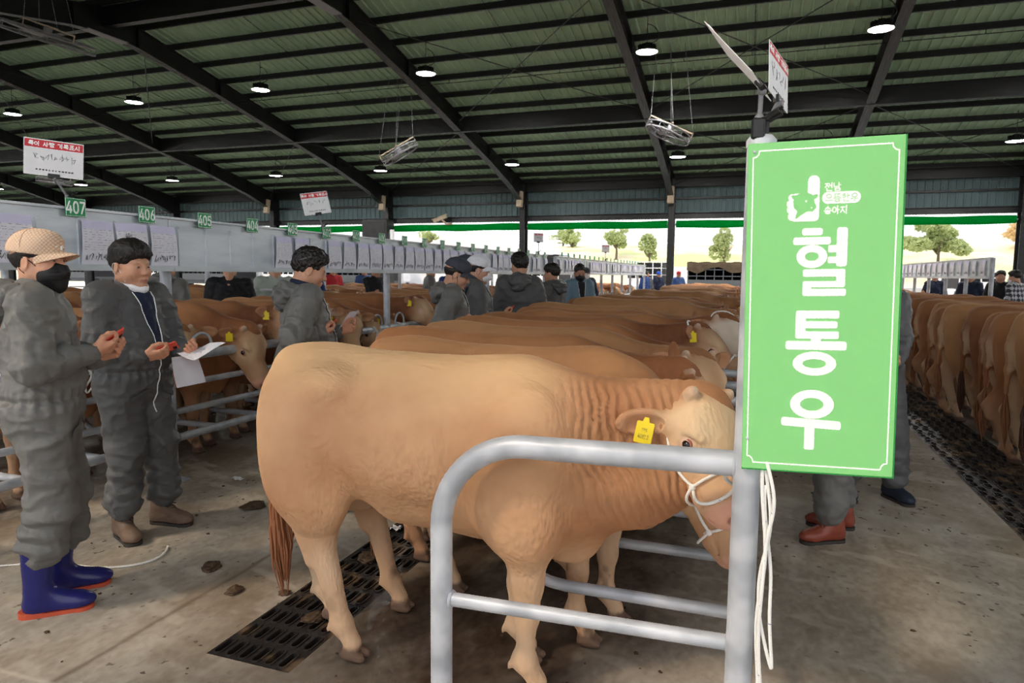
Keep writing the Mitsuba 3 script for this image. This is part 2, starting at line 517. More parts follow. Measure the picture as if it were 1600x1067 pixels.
far_sheet = P(corrugated(prof, (0, RIDGE, roof_z(RIDGE)), (0, YB + .4, roof_z(YB + .4)), (0, 0, 1)), 'roof_green', False)
near_sheet = P(corrugated(prof, (0, RIDGE, roof_z(RIDGE)), (0, -1.2, roof_z(-1.2)), (0, 0, 1)), 'roof_green', False)
nsheet = int((X1 - X0) / .9)
for k in range(nsheet):
    part('ceiling', 'roof_sheet', far_sheet, tw(None, (X0 + .9 * k, 0, 0)))
    part('ceiling', 'roof_sheet', near_sheet, tw(None, (X0 + .9 * k, 0, 0)))


def hbeam_x(xa, xb, y, z, w, d, t=.02):
    """I-beam along x, its top at z"""
    return cat(box(V(xa, y - w / 2, z - t), V(xb, y + w / 2, z)), box(V(xa, y - w / 2, z - d), V(xb, y + w / 2, z - d + t)), box(V(xa, y - t / 2, z - d + t), V(xb, y + t / 2, z - t)))


cpur = cat(box(V(X0, -.035, -.20), V(X1, -.029, 0)), box(V(X0, -.035, -.20), V(X1, .04, -.193)), box(V(X0, -.035, -.007), V(X1, .04, 0)), box(V(X0, .034, -.20), V(X1, .04, -.175)))
cp = P(cpur, 'black_steel', False)
for y in [35.6, 34.6, 33.25, 31.95, 30.65, 29.35, 28.05, 26.75, 25.45, 24.1, 22.8, 21.5, 20.2, 18.9, 17.8]:
    part('ceiling', 'purlin', cp, tw(None, (0, y, roof_z(y) - .05)))
    yn = 2 * RIDGE - y
    part('ceiling', 'purlin', cp, tw(None, (0, yn, roof_z(yn) - .05)))
for y in (27.2, RIDGE, 2 * RIDGE - 27.2):
    part('ceiling', 'tie_beam', P(hbeam_x(X0, X1, y, roof_z(y) - .27, .24, .62), 'black_steel', False))


def rafter_mesh(s):
    """one half of a portal frame: tapered I-section from the ridge to the eave; s = +1 the far slope"""
    ys = np.array([RIDGE, RIDGE + 1.2, RIDGE + 5, YB - 5.5, YB - 2.5, YB - .1])
    dep = np.array([.85, .72, .62, .66, .80, 1.15])
    top = np.array([roof_z(y) for y in ys]) - .25
    bot = top - dep
    if s < 0:
        ys = 2 * RIDGE - ys
    out = []
    poly = Polygon(list(zip(ys, top)) + list(zip(ys[::-1], bot[::-1])))
    web = extrude(poly, .02)
    v = web.vertices
    out.append(trimesh.Trimesh(np.stack([v[:, 2] - .01, v[:, 0], v[:, 1]], 1), web.faces if True else None, process=False))
    for zz, th in ((top, -.022), (bot, .022)):
        vv = np.array([[x, y, z + o] for o in (0, th) for y, z in zip(ys, zz) for x in (-.15, .15)])
        n = len(ys)
        ff = []
        for i in range(n - 1):
            a, b, c, d = 2 * i, 2 * i + 1, 2 * i + 3, 2 * i + 2
            ff += [[a, b, c, d], [a + 2 * n, d + 2 * n, c + 2 * n, b + 2 * n], [a, d, d + 2 * n, a + 2 * n], [b, b + 2 * n, c + 2 * n, c]]
        ff += [[0, 2 * n, 2 * n + 1, 1], [2 * n - 2, 2 * n - 1, 4 * n - 1, 4 * n - 2]]
        q = np.array(ff)
        out.append(trimesh.Trimesh(vv, np.vstack([q[:, [0, 1, 2]], q[:, [0, 2, 3]]]), process=False))
    for yy in ys[1:-1]:   # stiffener plates
        z1 = np.interp(yy, *(zip(*sorted(zip(ys, top)))))
        z0 = np.interp(yy, *(zip(*sorted(zip(ys, bot)))))
        out.append(box(V(-.14, yy - .008, z0), V(.14, yy + .008, z1)))
    return cat(*out)


mat('steel2', srgb(18, 20, 21), .42, spec=.5, two=True)
raf, rafn = P(rafter_mesh(1), 'steel2', False), P(rafter_mesh(-1), 'steel2', False)
plate = P(box(V(-.17, RIDGE - .75, roof_z(RIDGE) - 1.17), V(.17, RIDGE + .75, roof_z(RIDGE) - 1.14)), 'grey_plastic', False)
col = P(cat(box(V(-.15, 35.62, 0), V(.15, 35.66, 6.4)), box(V(-.15, 36.14, 0), V(.15, 36.18, 6.4)), box(V(-.012, 35.66, 0), V(.012, 36.14, 6.4)), box(V(-.22, 35.55, 0), V(.22, 36.25, .03))), 'steel2', False)
for x in RAFT:
    part('ceiling', 'rafter', raf, tw(None, (x, 0, 0)))
    part('ceiling', 'rafter', rafn, tw(None, (x, 0, 0)))
    part('ceiling', 'ridge_plate', plate, tw(None, (x, 0, 0)))
    part('wall_back', 'column', col, tw(None, (x, 0, 0)))
    part('wall_back', 'column', col, tw(None, (x, -37.0, 0)))
# cross braces between the rafters and sag rods along the slope
for i in range(len(RAFT) - 1):
    a, b = RAFT[i], RAFT[i + 1]
    for y0, y1 in ((35.4, 27.4), (26.8, 19)):
        if (i + (y0 < 30)) % 3 == 2:
            continue
        for p, q in (((a, y0), (b, y1)), ((b, y0), (a, y1))):
            part('ceiling', 'brace_rod', P(tube([V(p[0], p[1], roof_z(p[1]) - .72), V(q[0], q[1], roof_z(q[1]) - .72)], .016, 6), 'black_steel'))
    part('ceiling', 'sag_rod', P(tube([V((a + b) / 2, 35.5, roof_z(35.5) - .12), V((a + b) / 2, 17.6, roof_z(17.6) - .12)], .011, 5), 'black_steel'))
for y, dz in ((23.6, .62), (31.2, .55)):      # cable runs with hangers
    zz = roof_z(y) - dz
    part('ceiling', 'cable_run', P(cat(tube([V(X0, y, zz), V(X1, y, zz)], .014, 5), *[tube([V(x, y, zz), V(x, y, zz + .18)], .012, 4) for x in np.arange(X0 + 1, X1, 2.1)]), 'black_steel'))

# back wall: cladding under the eave, girt, lintel, rolled green curtain
wprof = []
for k in range(4):
    o = k * .31
    wprof += [(o, 0), (o + .20, 0), (o + .225, .04), (o + .285, .04)]
wprof += [(1.24, 0)]


def wall_sheet():
    p = np.asarray(wprof, float)
    rows = [np.stack([p[:, 0], -p[:, 1], 0 * p[:, 0] + z], 1) for z in (4.6, 6.62)]
    n = len(p)
    i = np.arange(n - 1)
    return trimesh.Trimesh(np.vstack(rows), np.vstack([np.stack([i, i + 1, i + n + 1], 1), np.stack([i, i + n + 1, i + n], 1)]), process=False)


ws = P(wall_sheet(), 'clad', False)
for k in range(int((X1 - X0) / 1.24)):
    part('wall_back', 'cladding_sheet', ws, tw(None, (X0 + 1.24 * k, 36.3, 0)))
part('wall_back', 'girt', P(box(V(X0, 36.12, 5.42), V(X1, 36.24, 5.52)), 'black_steel', False))
part('wall_back', 'lintel', P(hbeam_x(X0, X1, 36.12, 4.74, .3, .30, .03), 'black_steel', False))
part('wall_back', 'eave_beam', P(hbeam_x(X0, X1, 35.95, 6.5, .3, .5, .03), 'black_steel', False))
for i, (a, b) in enumerate(zip(RAFT[:-1], RAFT[1:])):
    n = 36
    xs = np.linspace(a + .22, b - .22, 15)
    pts = np.stack([xs, 0 * xs + 36.05, 4.15 + .012 * np.sin(xs * 1.3)], 1)
    rad = .185 + .012 * np.sin(xs * 2.1 + i)
    part('wall_back', 'curtain_roll', P(tube(pts, rad, 18, caps=False), 'curtain', True))
    part('wall_back', 'curtain_tube', P(tube([V(a + .15, 36.05, 4.15), V(b - .15, 36.05, 4.15)], .05, 8), 'galv'))

# ---------------------------------------------------------------- outside: embankment with a road along its crest, guard rail, hills
gx = np.linspace(-150, 130, 141)
gy = np.array([62, 64.5, 67, 69.5, 72, 74.5, 77, 79.5, 82, 92])
gz = np.array([-.1, .5, 1.2, 2.0, 2.8, 3.6, 4.3, 4.85, 5.0, 5.0])
G = np.stack(list(np.meshgrid(gx, gy, indexing='ij')) + [np.broadcast_to(gz, (len(gx), len(gy)))], -1)
wob = meshkit.fbm(G * V(.13, .2, 0), 4, 3) - .5
G[:, 1:7, 2] += wob[:, 1:7] * .9
I, J = np.meshgrid(np.arange(len(gx) - 1), np.arange(len(gy) - 1), indexing='ij')
a = (I * len(gy) + J).ravel()
Q = np.stack([a, a + len(gy), a + len(gy) + 1, a + 1], 1)
scene['embankment'] = P(trimesh.Trimesh(G.reshape(-1, 3), np.vstack([Q[:, [0, 1, 2]], Q[:, [0, 2, 3]]]), process=False), 'grass', True)
part('embankment', 'road', P(box(V(-150, 83, 4.98), V(130, 90, 5.06)), 'asphalt', False))
part('embankment', 'path', P(box(V(4, 62.4, .1), V(60, 65.2, .75)), 'asphalt', False))
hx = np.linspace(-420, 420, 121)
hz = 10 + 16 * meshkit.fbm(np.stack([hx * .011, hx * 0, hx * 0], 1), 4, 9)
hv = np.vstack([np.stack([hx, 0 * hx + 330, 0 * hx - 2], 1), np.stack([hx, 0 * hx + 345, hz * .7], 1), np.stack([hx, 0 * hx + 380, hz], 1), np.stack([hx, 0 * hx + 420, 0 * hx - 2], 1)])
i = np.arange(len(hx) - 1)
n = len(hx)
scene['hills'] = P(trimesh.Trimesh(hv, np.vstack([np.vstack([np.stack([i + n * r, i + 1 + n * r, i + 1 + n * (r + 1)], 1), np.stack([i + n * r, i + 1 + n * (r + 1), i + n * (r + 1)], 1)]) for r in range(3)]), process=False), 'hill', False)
scene['ground_far'] = P(box(V(-450, 64, -2.6), V(450, 420, -2.0)), 'grass', False)
labels['ground_far'] = {'kind': 'structure'}

# ---------------------------------------------------------------- lamps under the roof
LED = (1.0, .98, .94)
lens_m = lathe([(.0, -.012), (.2, -.012), (.30, -.004), (.315, .0)], 28)
lens_m.invert() if lens_m.face_normals[0][2] > 0 else None
shade_m = lathe([(.33, -.012), (.345, .0), (.33, .03), (.24, .10), (.16, .14), (.14, .22), (.10, .25), (.0, .25)], 28)
fin_m = cat(*[move(box(V(.13, -.006, .10), V(.27, .006, .20)), rz(a)) for a in np.arange(0, 2 * PI, PI / 8)])
LENS = {**P(lens_m, 'lamp_glow', True), 'emitter': {'type': 'area', 'radiance': rgb(tuple(c * 34 for c in LED))}}
SHADE, FIN = P(shade_m, 'black_plastic', 40), P(fin_m, 'black_plastic', False)
lamps = [(x, 21.3, 8.2) for x in (2.9, -3.35, -10.7, -17.45, -23.6, -30.5, 9.9)] + [(x, 30.0, 6.52) for x in (8.7, 2.3, -3.3, -10.7, -17.55, -23.75, -30.7, -37.6, -44.7)]
for k, (x, y, z) in enumerate(lamps):
    where = ('upper' if y < 25 else 'lower') + ' row of lamps'
    t = thing('pendant_lamp', f'round white pendant lamp, {["first", "second", "third", "fourth", "fifth", "sixth", "seventh", "eighth", "ninth"][[q for q in sorted(set(l[0] for l in lamps if l[1] == y), reverse=True)].index(x)]} from the right in the {where}', 'lamp', 'pendant lamps under the roof')
    put(t + '__lens', LENS, tw(None, (x, y, z)), 'glowing white lens')
    put(t + '__shade', SHADE, tw(None, (x, y, z)))
    put(t + '__fins', FIN, tw(None, (x, y, z)))
    zt = roof_z(y) - .2
    put(t + '__cable', P(cat(tube([V(x, y, z + .24), V(x, y, zt)], .012, 6), tube(spline([V(x + .1, y, z + .25), V(x + .35, y, z + .42), V(x + .28, y, z + .62), V(x, y, z + .8)], 12), .014, 5)), 'black_plastic'))

# ---------------------------------------------------------------- cattle pens: rails, posts, loops
PITCH_Y = .52


def hangul_dummy():
    pass


def ring_mesh():
    return tube([V(0, -.105, -.02)] + arc((0, 0, .03), (0, 1, 0), (0, 0, 1), .105, PI, 0, 14) + [V(0, .105, -.02)], .011, 8)


def loop_mesh(ztop=.917, zlow=.30, length=.98, r=.024):
    """divider: a bar out from the rail, a half round, a bar back; in the xz plane, the rail at x = 0, reaching to -x"""
    R_ = (ztop - zlow) / 2
    pts = [V(0, 0, ztop), V(-.3, 0, ztop)] + arc((-(length - R_), 0, zlow + R_), (0, 0, 1), (-1, 0, 0), R_, 0, PI, 16) + [V(-.3, 0, zlow), V(0, 0, zlow)]
    return tube(pts, r, 10)


RING, LOOP = P(ring_mesh(), 'galv', True), P(loop_mesh(), 'galv', True)


def fence(name, label, x, y0, y1, posts, loops, ztop_post=1.92, rails=(.917, .71, .51, .314), r_post=.038, rings=True, skip=None):
    f = thing(name, label, 'fence')
    for py in posts:
        part(f, 'post', P(cat(tube([V(x, py, 0), V(x, py, ztop_post)], r_post, 16), box(V(x - .08, py - .08, 0), V(x + .08, py + .08, .012))), 'galv'))
    for k, z in enumerate(rails):
        rr = .038 if k == 0 else .024 if k < len(rails) - 1 else .03
        part(f, 'rail', P(tube([V(x, y0, z), V(x, y1, z)], rr, 12), 'galv'))
    for ly in loops:
        part(f, 'divider_loop', LOOP, tw(None, (x, ly, 0)))
        if rings:
            part(f, 'tie_ring', RING, tw(None, (x, ly - .72, .94)))
    return f


LX = -4.0
f_left = fence('cattle_rail', 'galvanised rail fence with tie rings behind the men on the left', LX, .0, 13.2, [.68 + 3.135 * k for k in range(5)], [4.85 + .52 * k for k in range(-5, 17)])
f_left2 = fence('cattle_rail', 'far stretch of galvanised rail under the banner board, beyond the man in the blue raincoat', LX + .05, 13.8, 26.0, [13.8 + 1.525 * k for k in range(9)], [14.3 + .52 * k for k in range(22)])
f_mid = fence('cattle_rail', 'galvanised rail of the middle calves, ending in the round hoop frame at the front', 0.0, 2.05, 26.0, [2.03] + [2.03 + 3.12 * k for k in range(1, 8)], [2.57 + .52 * k for k in range(44)], rings=False)
f_right = fence('cattle_rail', 'galvanised rail in front of the calves at the right edge', 4.0, 3.2, 30.0, [14.5 + 1.57 * k for k in range(10)], [3.4 + .52 * k for k in range(50)], rings=False)
f_back = fence('cattle_rail', 'galvanised rail of the pens far behind the men on the left', -8.2, 2.0, 24.0, [2.4 + 3.12 * k for k in range(7)], [3.0 + .52 * k for k in range(40)], rings=False)
# the hoop frame that closes the front of the middle pens
hoop = [V(-.975, 2.05, 0), V(-.975, 2.05, .5), V(-.975, 2.05, .70)] + arc((-.675, 2.05, .695), (-1, 0, 0), (0, 0, 1), .30, .12, PI / 2, 14) + [V(-.55, 2.05, .997), V(-.2, 2.05, 1.005), V(0, 2.05, 1.008)]
hoop = spline(hoop[:3], 8).tolist()[:-1] + hoop[2:]
put(f_mid + '__end_hoop', P(tube(hoop, .038, 20), 'galv'))
put(f_mid + '__hoop_bar', P(tube([V(-.97, 2.05, .437), V(0, 2.05, .461)], .024, 14), 'galv'))
put(f_mid + '__weld', P(cat(tube(arc((-.034, 2.05, 1.008), (0, 1, 0), (0, 0, 1), .041, 0, 2 * PI, 20), .006, 6), tube(arc((-.034, 2.05, .461), (0, 1, 0), (0, 0, 1), .026, 0, 2 * PI, 16), .006, 6),
                            tube(arc((-.936, 2.05, .438), (0, 1, 0), (0, 0, 1), .026, 0, 2 * PI, 16), .006, 6)), 'galv'))
put(f_mid + '__post_cap', P(lathe([(0, 1.935), (.03, 1.932), (.04, 1.92), (.04, 1.90)], 18), 'galv'), tw(None, (0, 2.03, 0)))

# ---------------------------------------------------------------- record boards above the rails: a steel trough with slots for papers


def board_mesh(y0, y1):
    return cat(box(V(-.045, y0, 1.555), V(-.01, y1, 1.925)), box(V(-.06, y0, 1.915), V(.012, y1, 1.93)), box(V(-.05, y0, 1.545), V(.035, y1, 1.562)), box(V(.03, y0, 1.545), V(.035, y1, 1.585)))


def record_board(label, x, segs, slots, face=1):
    t = thing('record_board', label, 'board')
    for a, b in segs:
        m = board_mesh(a, b)
        if face < 0:
            m = move(m, np.diag([-1, 1, 1.0])); m.invert()
        part(t, 'panel', P(m, 'galv_board', False), tw(None, (x + face * .055, 0, 0)))
    div = P(cat(box(V(-.012, -.006, 1.565), V(.004, .006, 1.87)), box(V(.002, -.007, 1.565), V(.010, .007, 1.57)), trimesh.creation.icosphere(1, .005).apply_translation((.006, 0, 1.86))), 'galv_board', False)
    for y in slots:
        part(t, 'slot_divider', div, tw(None if face > 0 else rz(PI), (x + face * .055, y, 0)))
    return t


SLOT = .2595
b_left = record_board('long galvanised record board with papers and green stall numbers above the left rail', LX, [(.68 + 3.135 * k, min(.68 + 3.135 * (k + 1) - .004, 13.25)) for k in range(4)], [2.597 + SLOT * i for i in range(-6, 41)])
b_left2 = record_board('distant grey record board hung with white sheets, beyond the man in the blue raincoat', LX + .05, [(13.8 + 3.05 * k, 13.8 + 3.05 * (k + 1) - .006) for k in range(4)], [13.85 + SLOT * i for i in range(46)])
b_mid = record_board('galvanised record board running back behind the big green sign', -.0, [(2.12 + 3.12 * k, 2.12 + 3.12 * (k + 1) - .01) for k in range(6)], [])
b_right = record_board('grey record board above the calves on the right', 4.0, [(14.5 + 1.57 * k, 14.5 + 1.57 * (k + 1) - .01) for k in range(9)], [], face=-1)

# curved paper sheets in the slots; local: x out of the board, y along it, z up


def paper_mesh(w=.235, h=.285, bulge=.022, curl=.0, seed=0):
    r_ = np.random.default_rng(seed)
    ny, nz = 7, 12
    g = np.zeros((nz, ny, 3))
    a, b, c = r_.uniform(.6, 1.3), r_.uniform(0, 6), r_.uniform(-.01, .01)
    for i in range(nz):
        t = i / (nz - 1)
        for j in range(ny):
            s = j / (ny - 1) - .5
            g[i, j] = (.010 + bulge * a * math.sin(PI * t) * .6 + .012 * math.cos(b + s * 3) * t + curl * t ** 3 * (1 + s), s * w + c * t, h * (t - .0))
    return sheet(g, nz, ny, .0006), g


def lines_mesh(g, rows, seed, x0=.0):
    """rows of print on a paper: short raised strips that follow its curve"""
    r_ = np.random.default_rng(seed)
    nz, ny = g.shape[:2]
    out = []

    def at(s, t):
        i, j = min(t * (nz - 1), nz - 1.001), min(s * (ny - 1), ny - 1.001)
        a, b = int(i), int(j)
        p = (g[a, b] * (1 - i + a) + g[a + 1, b] * (i - a)) * (1 - j + b) + (g[a, b + 1] * (1 - i + a) + g[a + 1, b + 1] * (i - a)) * (j - b)
        return p + V(.0012, 0, 0)
    for t in rows:
        s = .06
        while s < .92:
            ln = r_.uniform(.03, .16)
            e = min(s + ln, .94)
            hh = r_.uniform(.006, .011)
            q = [at(s, t), at(e, t), at(e, t + hh), at(s, t + hh)]
            out.append(trimesh.Trimesh(np.array(q), [[0, 1, 2], [0, 2, 3]], process=False))
            s = e + r_.uniform(.015, .16)
    return cat(*out), at


def scribble(at, s0, s1, t0, t1, seed, n=9, w=.0016):
    """handwriting: a chain of short pen strokes"""
    r_ = np.random.default_rng(seed)
    out = []
    for k in range(n):
        s = s0 + (s1 - s0) * k / n
        for q in range(2):
            p = [at(np.clip(s + r_.uniform(0, (s1 - s0) / n), .02, .97), np.clip(t0 + (t1 - t0) * r_.random(), .02, .97)) for _ in range(3)]
            out.append(tube(p, w, 3))
    return cat(*out)


paper_kinds = []
for k in range(4):
    pm, g = paper_mesh(seed=k)
    ln, at_ = lines_mesh(g, [.80, .74, .69, .63, .58, .52, .46, .41, .36], k)
    sc = scribble(at_, .1, .9, .12, .30, k)
    head, _ = paper_mesh(seed=k)
    # the pale violet printed heading along the top
    i0 = 10
    gh = g[i0 - 1:, :] + V(.0010, 0, 0)
    hd = sheet(gh, gh.shape[0], gh.shape[1], .0003)
    paper_kinds.append((P(pm, 'paper', True), P(hd, 'paper_head', True), P(ln, 'ink_pale', False), P(sc, 'ink', False)))


def add_paper(x, y, z, kind, label, group=None, face=1):
    t = thing('record_sheet', label, 'paper', group)
    M = tw(rz(0) if face > 0 else rz(PI), (x, y, z))
    for nm, s in zip(('sheet', 'heading', 'print', 'handwriting'), paper_kinds[kind]):
        put(f'{t}__{nm}', s, M)
    return t


near_lab = {-1: 'white record sheet cut by the left edge of the picture, beyond the patterned cap', 2: 'white record sheet with scrawled handwriting right of the man in the patterned cap', 3: 'white record sheet headed 406 right above the man with the mask under his chin',
            4: 'white record sheet on the right below stall number 406, beside the empty slots', 9: 'white record sheet below stall number 403, the left of two', 10: 'white record sheet below stall number 403, the right of two'}
XB = LX + .055
for i in range(0, 41):
    if i in (1, 5, 6, 7, 8, 11) or (i > 12 and RND.random() < .06):
        continue
    if i == 0:
        lab = near_lab[-1]
    elif i in near_lab:
        lab = near_lab[i]
    else:
        lab = f'white record sheet on the {"left" if i % 2 else "right"} below stall number {407 - (i - 1) // 2} on the left record board'
    add_paper(XB + .002, 2.59 + SLOT * i + .12, 1.573, (i * 7) % 4, lab, 'record sheets along the left record board')
for i in range(44):
    if RND.random() < .8:
        add_paper(XB + .05, 13.86 + SLOT * i + .12, 1.573, i % 4, 'tiny white sheet on the distant record board beyond the man in the blue raincoat', 'sheets on the distant record board')
for k in range(26):
    add_paper(4.0 - .06, 14.78 + .52 * k, 1.60, k % 4, 'small pale sheet on the record board at the right', 'sheets on the right record board', face=-1)

# the handwritten number on the sheet under 406
q406 = 'record_sheet_002'

# ---------------------------------------------------------------- green stall numbers


def digits(txt, h, d=.0015, sx=.70, bold=False):
    m = meshkit.text_mesh(txt, h, d, bold=bold)
    b = m.bounds
    return move(m, np.diag([sx, 1, 1]), (-(b[0][0] + b[1][0]) / 2 * sx, -(b[0][1] + b[1][1]) / 2, 0))


NP_ = P(box(V(-.004, -.0675, -.056), V(.0, .0675, .056), .002), 'number_green', False)
NF_ = P(cat(box(V(0, -.065, .050), V(.0012, .065, .0525)), box(V(0, -.065, -.0525), V(.0012, .065, -.050)), box(V(0, -.065, -.0525), V(.0012, -.0625, .0525)), box(V(0, .0625, -.0525), V(.0012, .065, .0525))), 'letter_white', False)
STAND = np.array([[0, 0, 1], [1, 0, 0], [0, 1, 0.0]])      # text plane xy -> yz, facing +x; reads along +y
for k in range(20):
    num = 407 - k
    y = 3.087 + PITCH_Y * k
    t = thing('stall_number', f'green stall number sign reading {num} on the top edge of the left record board', 'number sign', 'green stall numbers')
    M = tw(None, (XB + .022, y, 1.928))
    put(t + '__plate', NP_, M)
    put(t + '__border', NF_, M)
    put(t + '__digits', P(move(digits(str(num), .072, bold=k < 5), STAND), 'letter_white', False), M, f'white number {num}')
for k in range(20):
    t = thing('stall_number', 'tiny green stall number on the distant record board beyond the man in the blue raincoat', 'number sign', 'distant green stall numbers')
    M = tw(None, (XB + .06, 14.1 + PITCH_Y * k, 1.96))
    put(t + '__plate', NP_, M)

# ---------------------------------------------------------------- rubber drain grates in the trenches


def grate_mesh(wx, ly, rows, cols, stag=True, qs=2):
    holes = []
    for r_ in range(rows):
        for c in range(cols):
            cx = (c + .5 + (.25 if (stag and r_ % 2) else -.0)) * wx / (cols + .35)
            cy = (r_ + .5) * ly / rows
            holes.append(LineString([(cx, cy - ly / rows * .27), (cx, cy + ly / rows * .27)]).buffer(wx / cols * .22, quad_segs=qs))
    pl = sbox(0, 0.003, wx, ly - .003).difference(unary_union(holes))
    m = extrude(pl, .035)
    rims = [extrude(h.buffer(wx / cols * .09, quad_segs=2).difference(h), .006).apply_translation((0, 0, .035)) for h in holes] if qs > 1 else []
    return move(cat(m, *rims), None, (0, 0, -.036))


G1 = [P(grate_mesh(.401, .56, 4, 6), 'rubber', False), P(grate_mesh(.60, .56, 5, 6), 'rubber', False), P(grate_mesh(.401, .56, 4, 6, qs=1), 'rubber', False), P(grate_mesh(.60, .56, 5, 6, qs=1), 'rubber', False)]
ORD = 'first second third fourth fifth sixth seventh eighth ninth tenth eleventh twelfth thirteenth fourteenth fifteenth sixteenth'.split()
for k in range(42):
    t = thing('drain_grate', 'black rubber drain grate nearest the camera behind the first calf' if k == 0 else f'black rubber drain grate, {ORD[k]} from the front behind the middle row' if k < 12 else 'black rubber drain grate far along the strip behind the middle row of calves', 'drain grate', None if k == 0 else 'drain grates behind the middle row')
    put(t, G1[0] if k < 14 else G1[2], tw(None, (-2.045, 2.08 + .56 * k, 0)))
for k in range(42):
    t = thing('drain_grate', f'black rubber drain grate, {ORD[k]} from the near end of the right strip' if k < 12 else 'black rubber drain grate far along the strip behind the calves on the right', 'drain grate', 'drain grates behind the right row')
    put(t, G1[1] if k < 14 else G1[3], tw(None, (1.57, 2.6 + .56 * k, 0)))
scene['floor__front_slab'] = P(cat(box(V(-2.046, -1.5, -.15), V(-1.643, 2.08, 0)), box(V(1.569, -1.5, -.15), V(2.171, 2.6, 0))), 'concrete', False)

# ---------------------------------------------------------------- cattle
def make_cow(h=.016, poll=(.95, 0, 1.14), nose=(.75, 0, -.65), dorsal=(.65, 0, .75), fr=.46, fl=.36, rr=-.3, rl=-.5, tone=0, seed=0, fat=1.0, earup=0.0, hero=False, headh=None, dewlap=1.0, hs=1.08, hl=1.0, pale_face=False):
    """{part name: shape} of one young steer; x forward, y to its left, z up, origin on the ground under the belly"""
    poll = V(*poll)
    n = nrm(nose)
    d = nrm(V(*dorsal) - n * (V(*dorsal) @ n))
    l = np.cross(d, n)
    HR = np.stack([n, l, d], 1)

    def hp(a, b, c):
        return poll + HR @ V(a * hl, b, c) * hs
    w = fat

    def trunk(B):
        B.ell((.34, 0, .88), (.40, .215 * w, .315), k=.1)
        B.ell((-.07, 0, .895), (.48, .255 * w, .285), k=.1)
        B.ell((-.455, 0, .97), (.28, .235 * w, .265), k=.1)
        B.cone((-.62, 0, 1.165), (.38, 0, 1.155), .075, .07, k=.12)
        B.ell((.40, 0, 1.12), (.2, .08, .09), k=.1)
        for s in (-1, 1):
            B.ell((-.36, s * .17, 1.12), (.09, .06, .06), k=.09)
            B.ell((-.635, s * .085, 1.03), (.07, .06, .09), k=.07)
            B.ell((-.50, s * .135, .82), (.20, .10, .29), k=.08)
            B.ell((-.40, s * .155, .68), (.12, .075, .16), k=.07)
            B.ell((.42, s * .155, .86), (.16, .085, .30), ry(.25), k=.07)
            B.ell((.45, s * .15, .66), (.13, .08, .13), k=.06)
        # neck, throat and brisket
        nb = poll - d * .11 + n * .04
        B.cone((.42, 0, .93), nb, .235, .125, k=.1, flat=(1, .74))
        B.cone((.50, 0, 1.0), poll - d * .08 + n * .03, .15, .085, k=.08, flat=(1, .8))
        B.ell((.56, 0, .70), (.15, .12, .15), k=.1)
        B.cone((.52, 0, .60), hp(.04, 0, -.21) + V(-.06, 0, -.06), .085, .045, k=.09, flat=(1, .55))
        jw = hp(.10, 0, -.20)
        B.chain([(.50, 0, .60), (.60, 0, .575), (.74 * .5 + jw[0] * .35, 0, jw[2] * .45 + .33), jw], [.06, .05 * dewlap, .05 * dewlap, .05], k=.07, flat=(1, .55))
        B.cone((.62, 0, .78), hp(.06, 0, -.17), .13, .09, k=.09, flat=(1, .7))
        B.cone((-.1, 0, .655), (.4, 0, .62), .10, .08, k=.08, flat=(1, 1.2))
        B.cone((-.36, 0, .69), (-.2, 0, .66), .03, .03, k=.05)

        if hero:
            B.ell((.87, -.03, .87), (.14, .095, .14), k=.08)
            B.ell((.93, -.05, .83), (.10, .07, .075), k=.06)
            B.ell((.78, -.03, .76), (.15, .08, .10), k=.08)

    def legs(B):
        for s, hx in ((-1, rr), (1, rl)):
            y = s * .125
            hock = V(hx - .185, y, .445)
            B.cone((-.45, s * .14, .66), hock + V(.03, 0, .06), .12, .064, k=.06, flat=(1, .72))
            B.cone((-.58, s * .12, .68), hock + V(-.045, 0, .04), .06, .036, k=.05, flat=(1, .8))
            B.cone(hock + V(-.05, 0, .03), hock + V(-.016, 0, -.06), .032, .034, k=.03)
            B.cone(hock + V(.02, 0, .03), V(hx - .075, y, .15), .058, .039, k=.03, flat=(1, .85))
            hoof(B, hx, y)
        for s, hx in ((-1, fr), (1, fl)):
            y = s * .115
            knee = V(hx - .01, y, .345)
            B.cone((hx * .4 + .27, s * .135, .66), knee + V(0, 0, .09), .10, .058, k=.06, flat=(1, .78))
            B.cone(knee + V(0, 0, .1), knee + V(0, 0, -.03), .055, .046, k=.03, flat=(1, .85))
            B.cone(knee + V(0, 0, -.03), V(hx - .015, y, .15), .042, .034, k=.03, flat=(1, .9))
            hoof(B, hx + .055, y)

    def hoof(B, hx, y):
        f = V(hx - .075, y, .145)
        B.ell(f + V(.004, 0, -.008), (.046, .043, .045), k=.03)
        B.cone(f + V(-.045, .018, -.02), f + V(-.05, .018, -.035), .012, .009, k=.015)
        B.cone(f + V(-.045, -.018, -.02), f + V(-.05, -.018, -.035), .012, .009, k=.015)
        B.cone(f, V(hx - .02, y, .065), .038, .036, k=.02)
        for q in (-1, 1):
            B.cone(V(hx - .035, y + q * .022, .032), V(hx + .030, y + q * .022, .022), .029, .019, k=.006)

    B = Field((-.9, -.36, -.01), (max(1.3, poll[0] + .45), .36, 1.36), h)
    trunk(B)
    legs(B)
    # tail
    B.chain([(-.59, 0, 1.15), (-.675, 0, 1.10), (-.718, 0, .98), (-.724, 0, .80), (-.725, 0, .62)], [.04, .034, .028, .022, .018], k=.04)
    B.plane_cut((0, 0, .0), (0, 0, -1))
    body = B.mesh(3)

    # head on a finer grid, joined by burying its throat in the neck
    hh = headh or h * .62
    lo = np.min([hp(a, b, c) for a in (-.2, .52) for b in (-.33, .33) for c in (-.34, .14)], 0)
    hi = np.max([hp(a, b, c) for a in (-.2, .52) for b in (-.33, .33) for c in (-.34, .14)], 0)
    H = Field(lo, hi, hh)

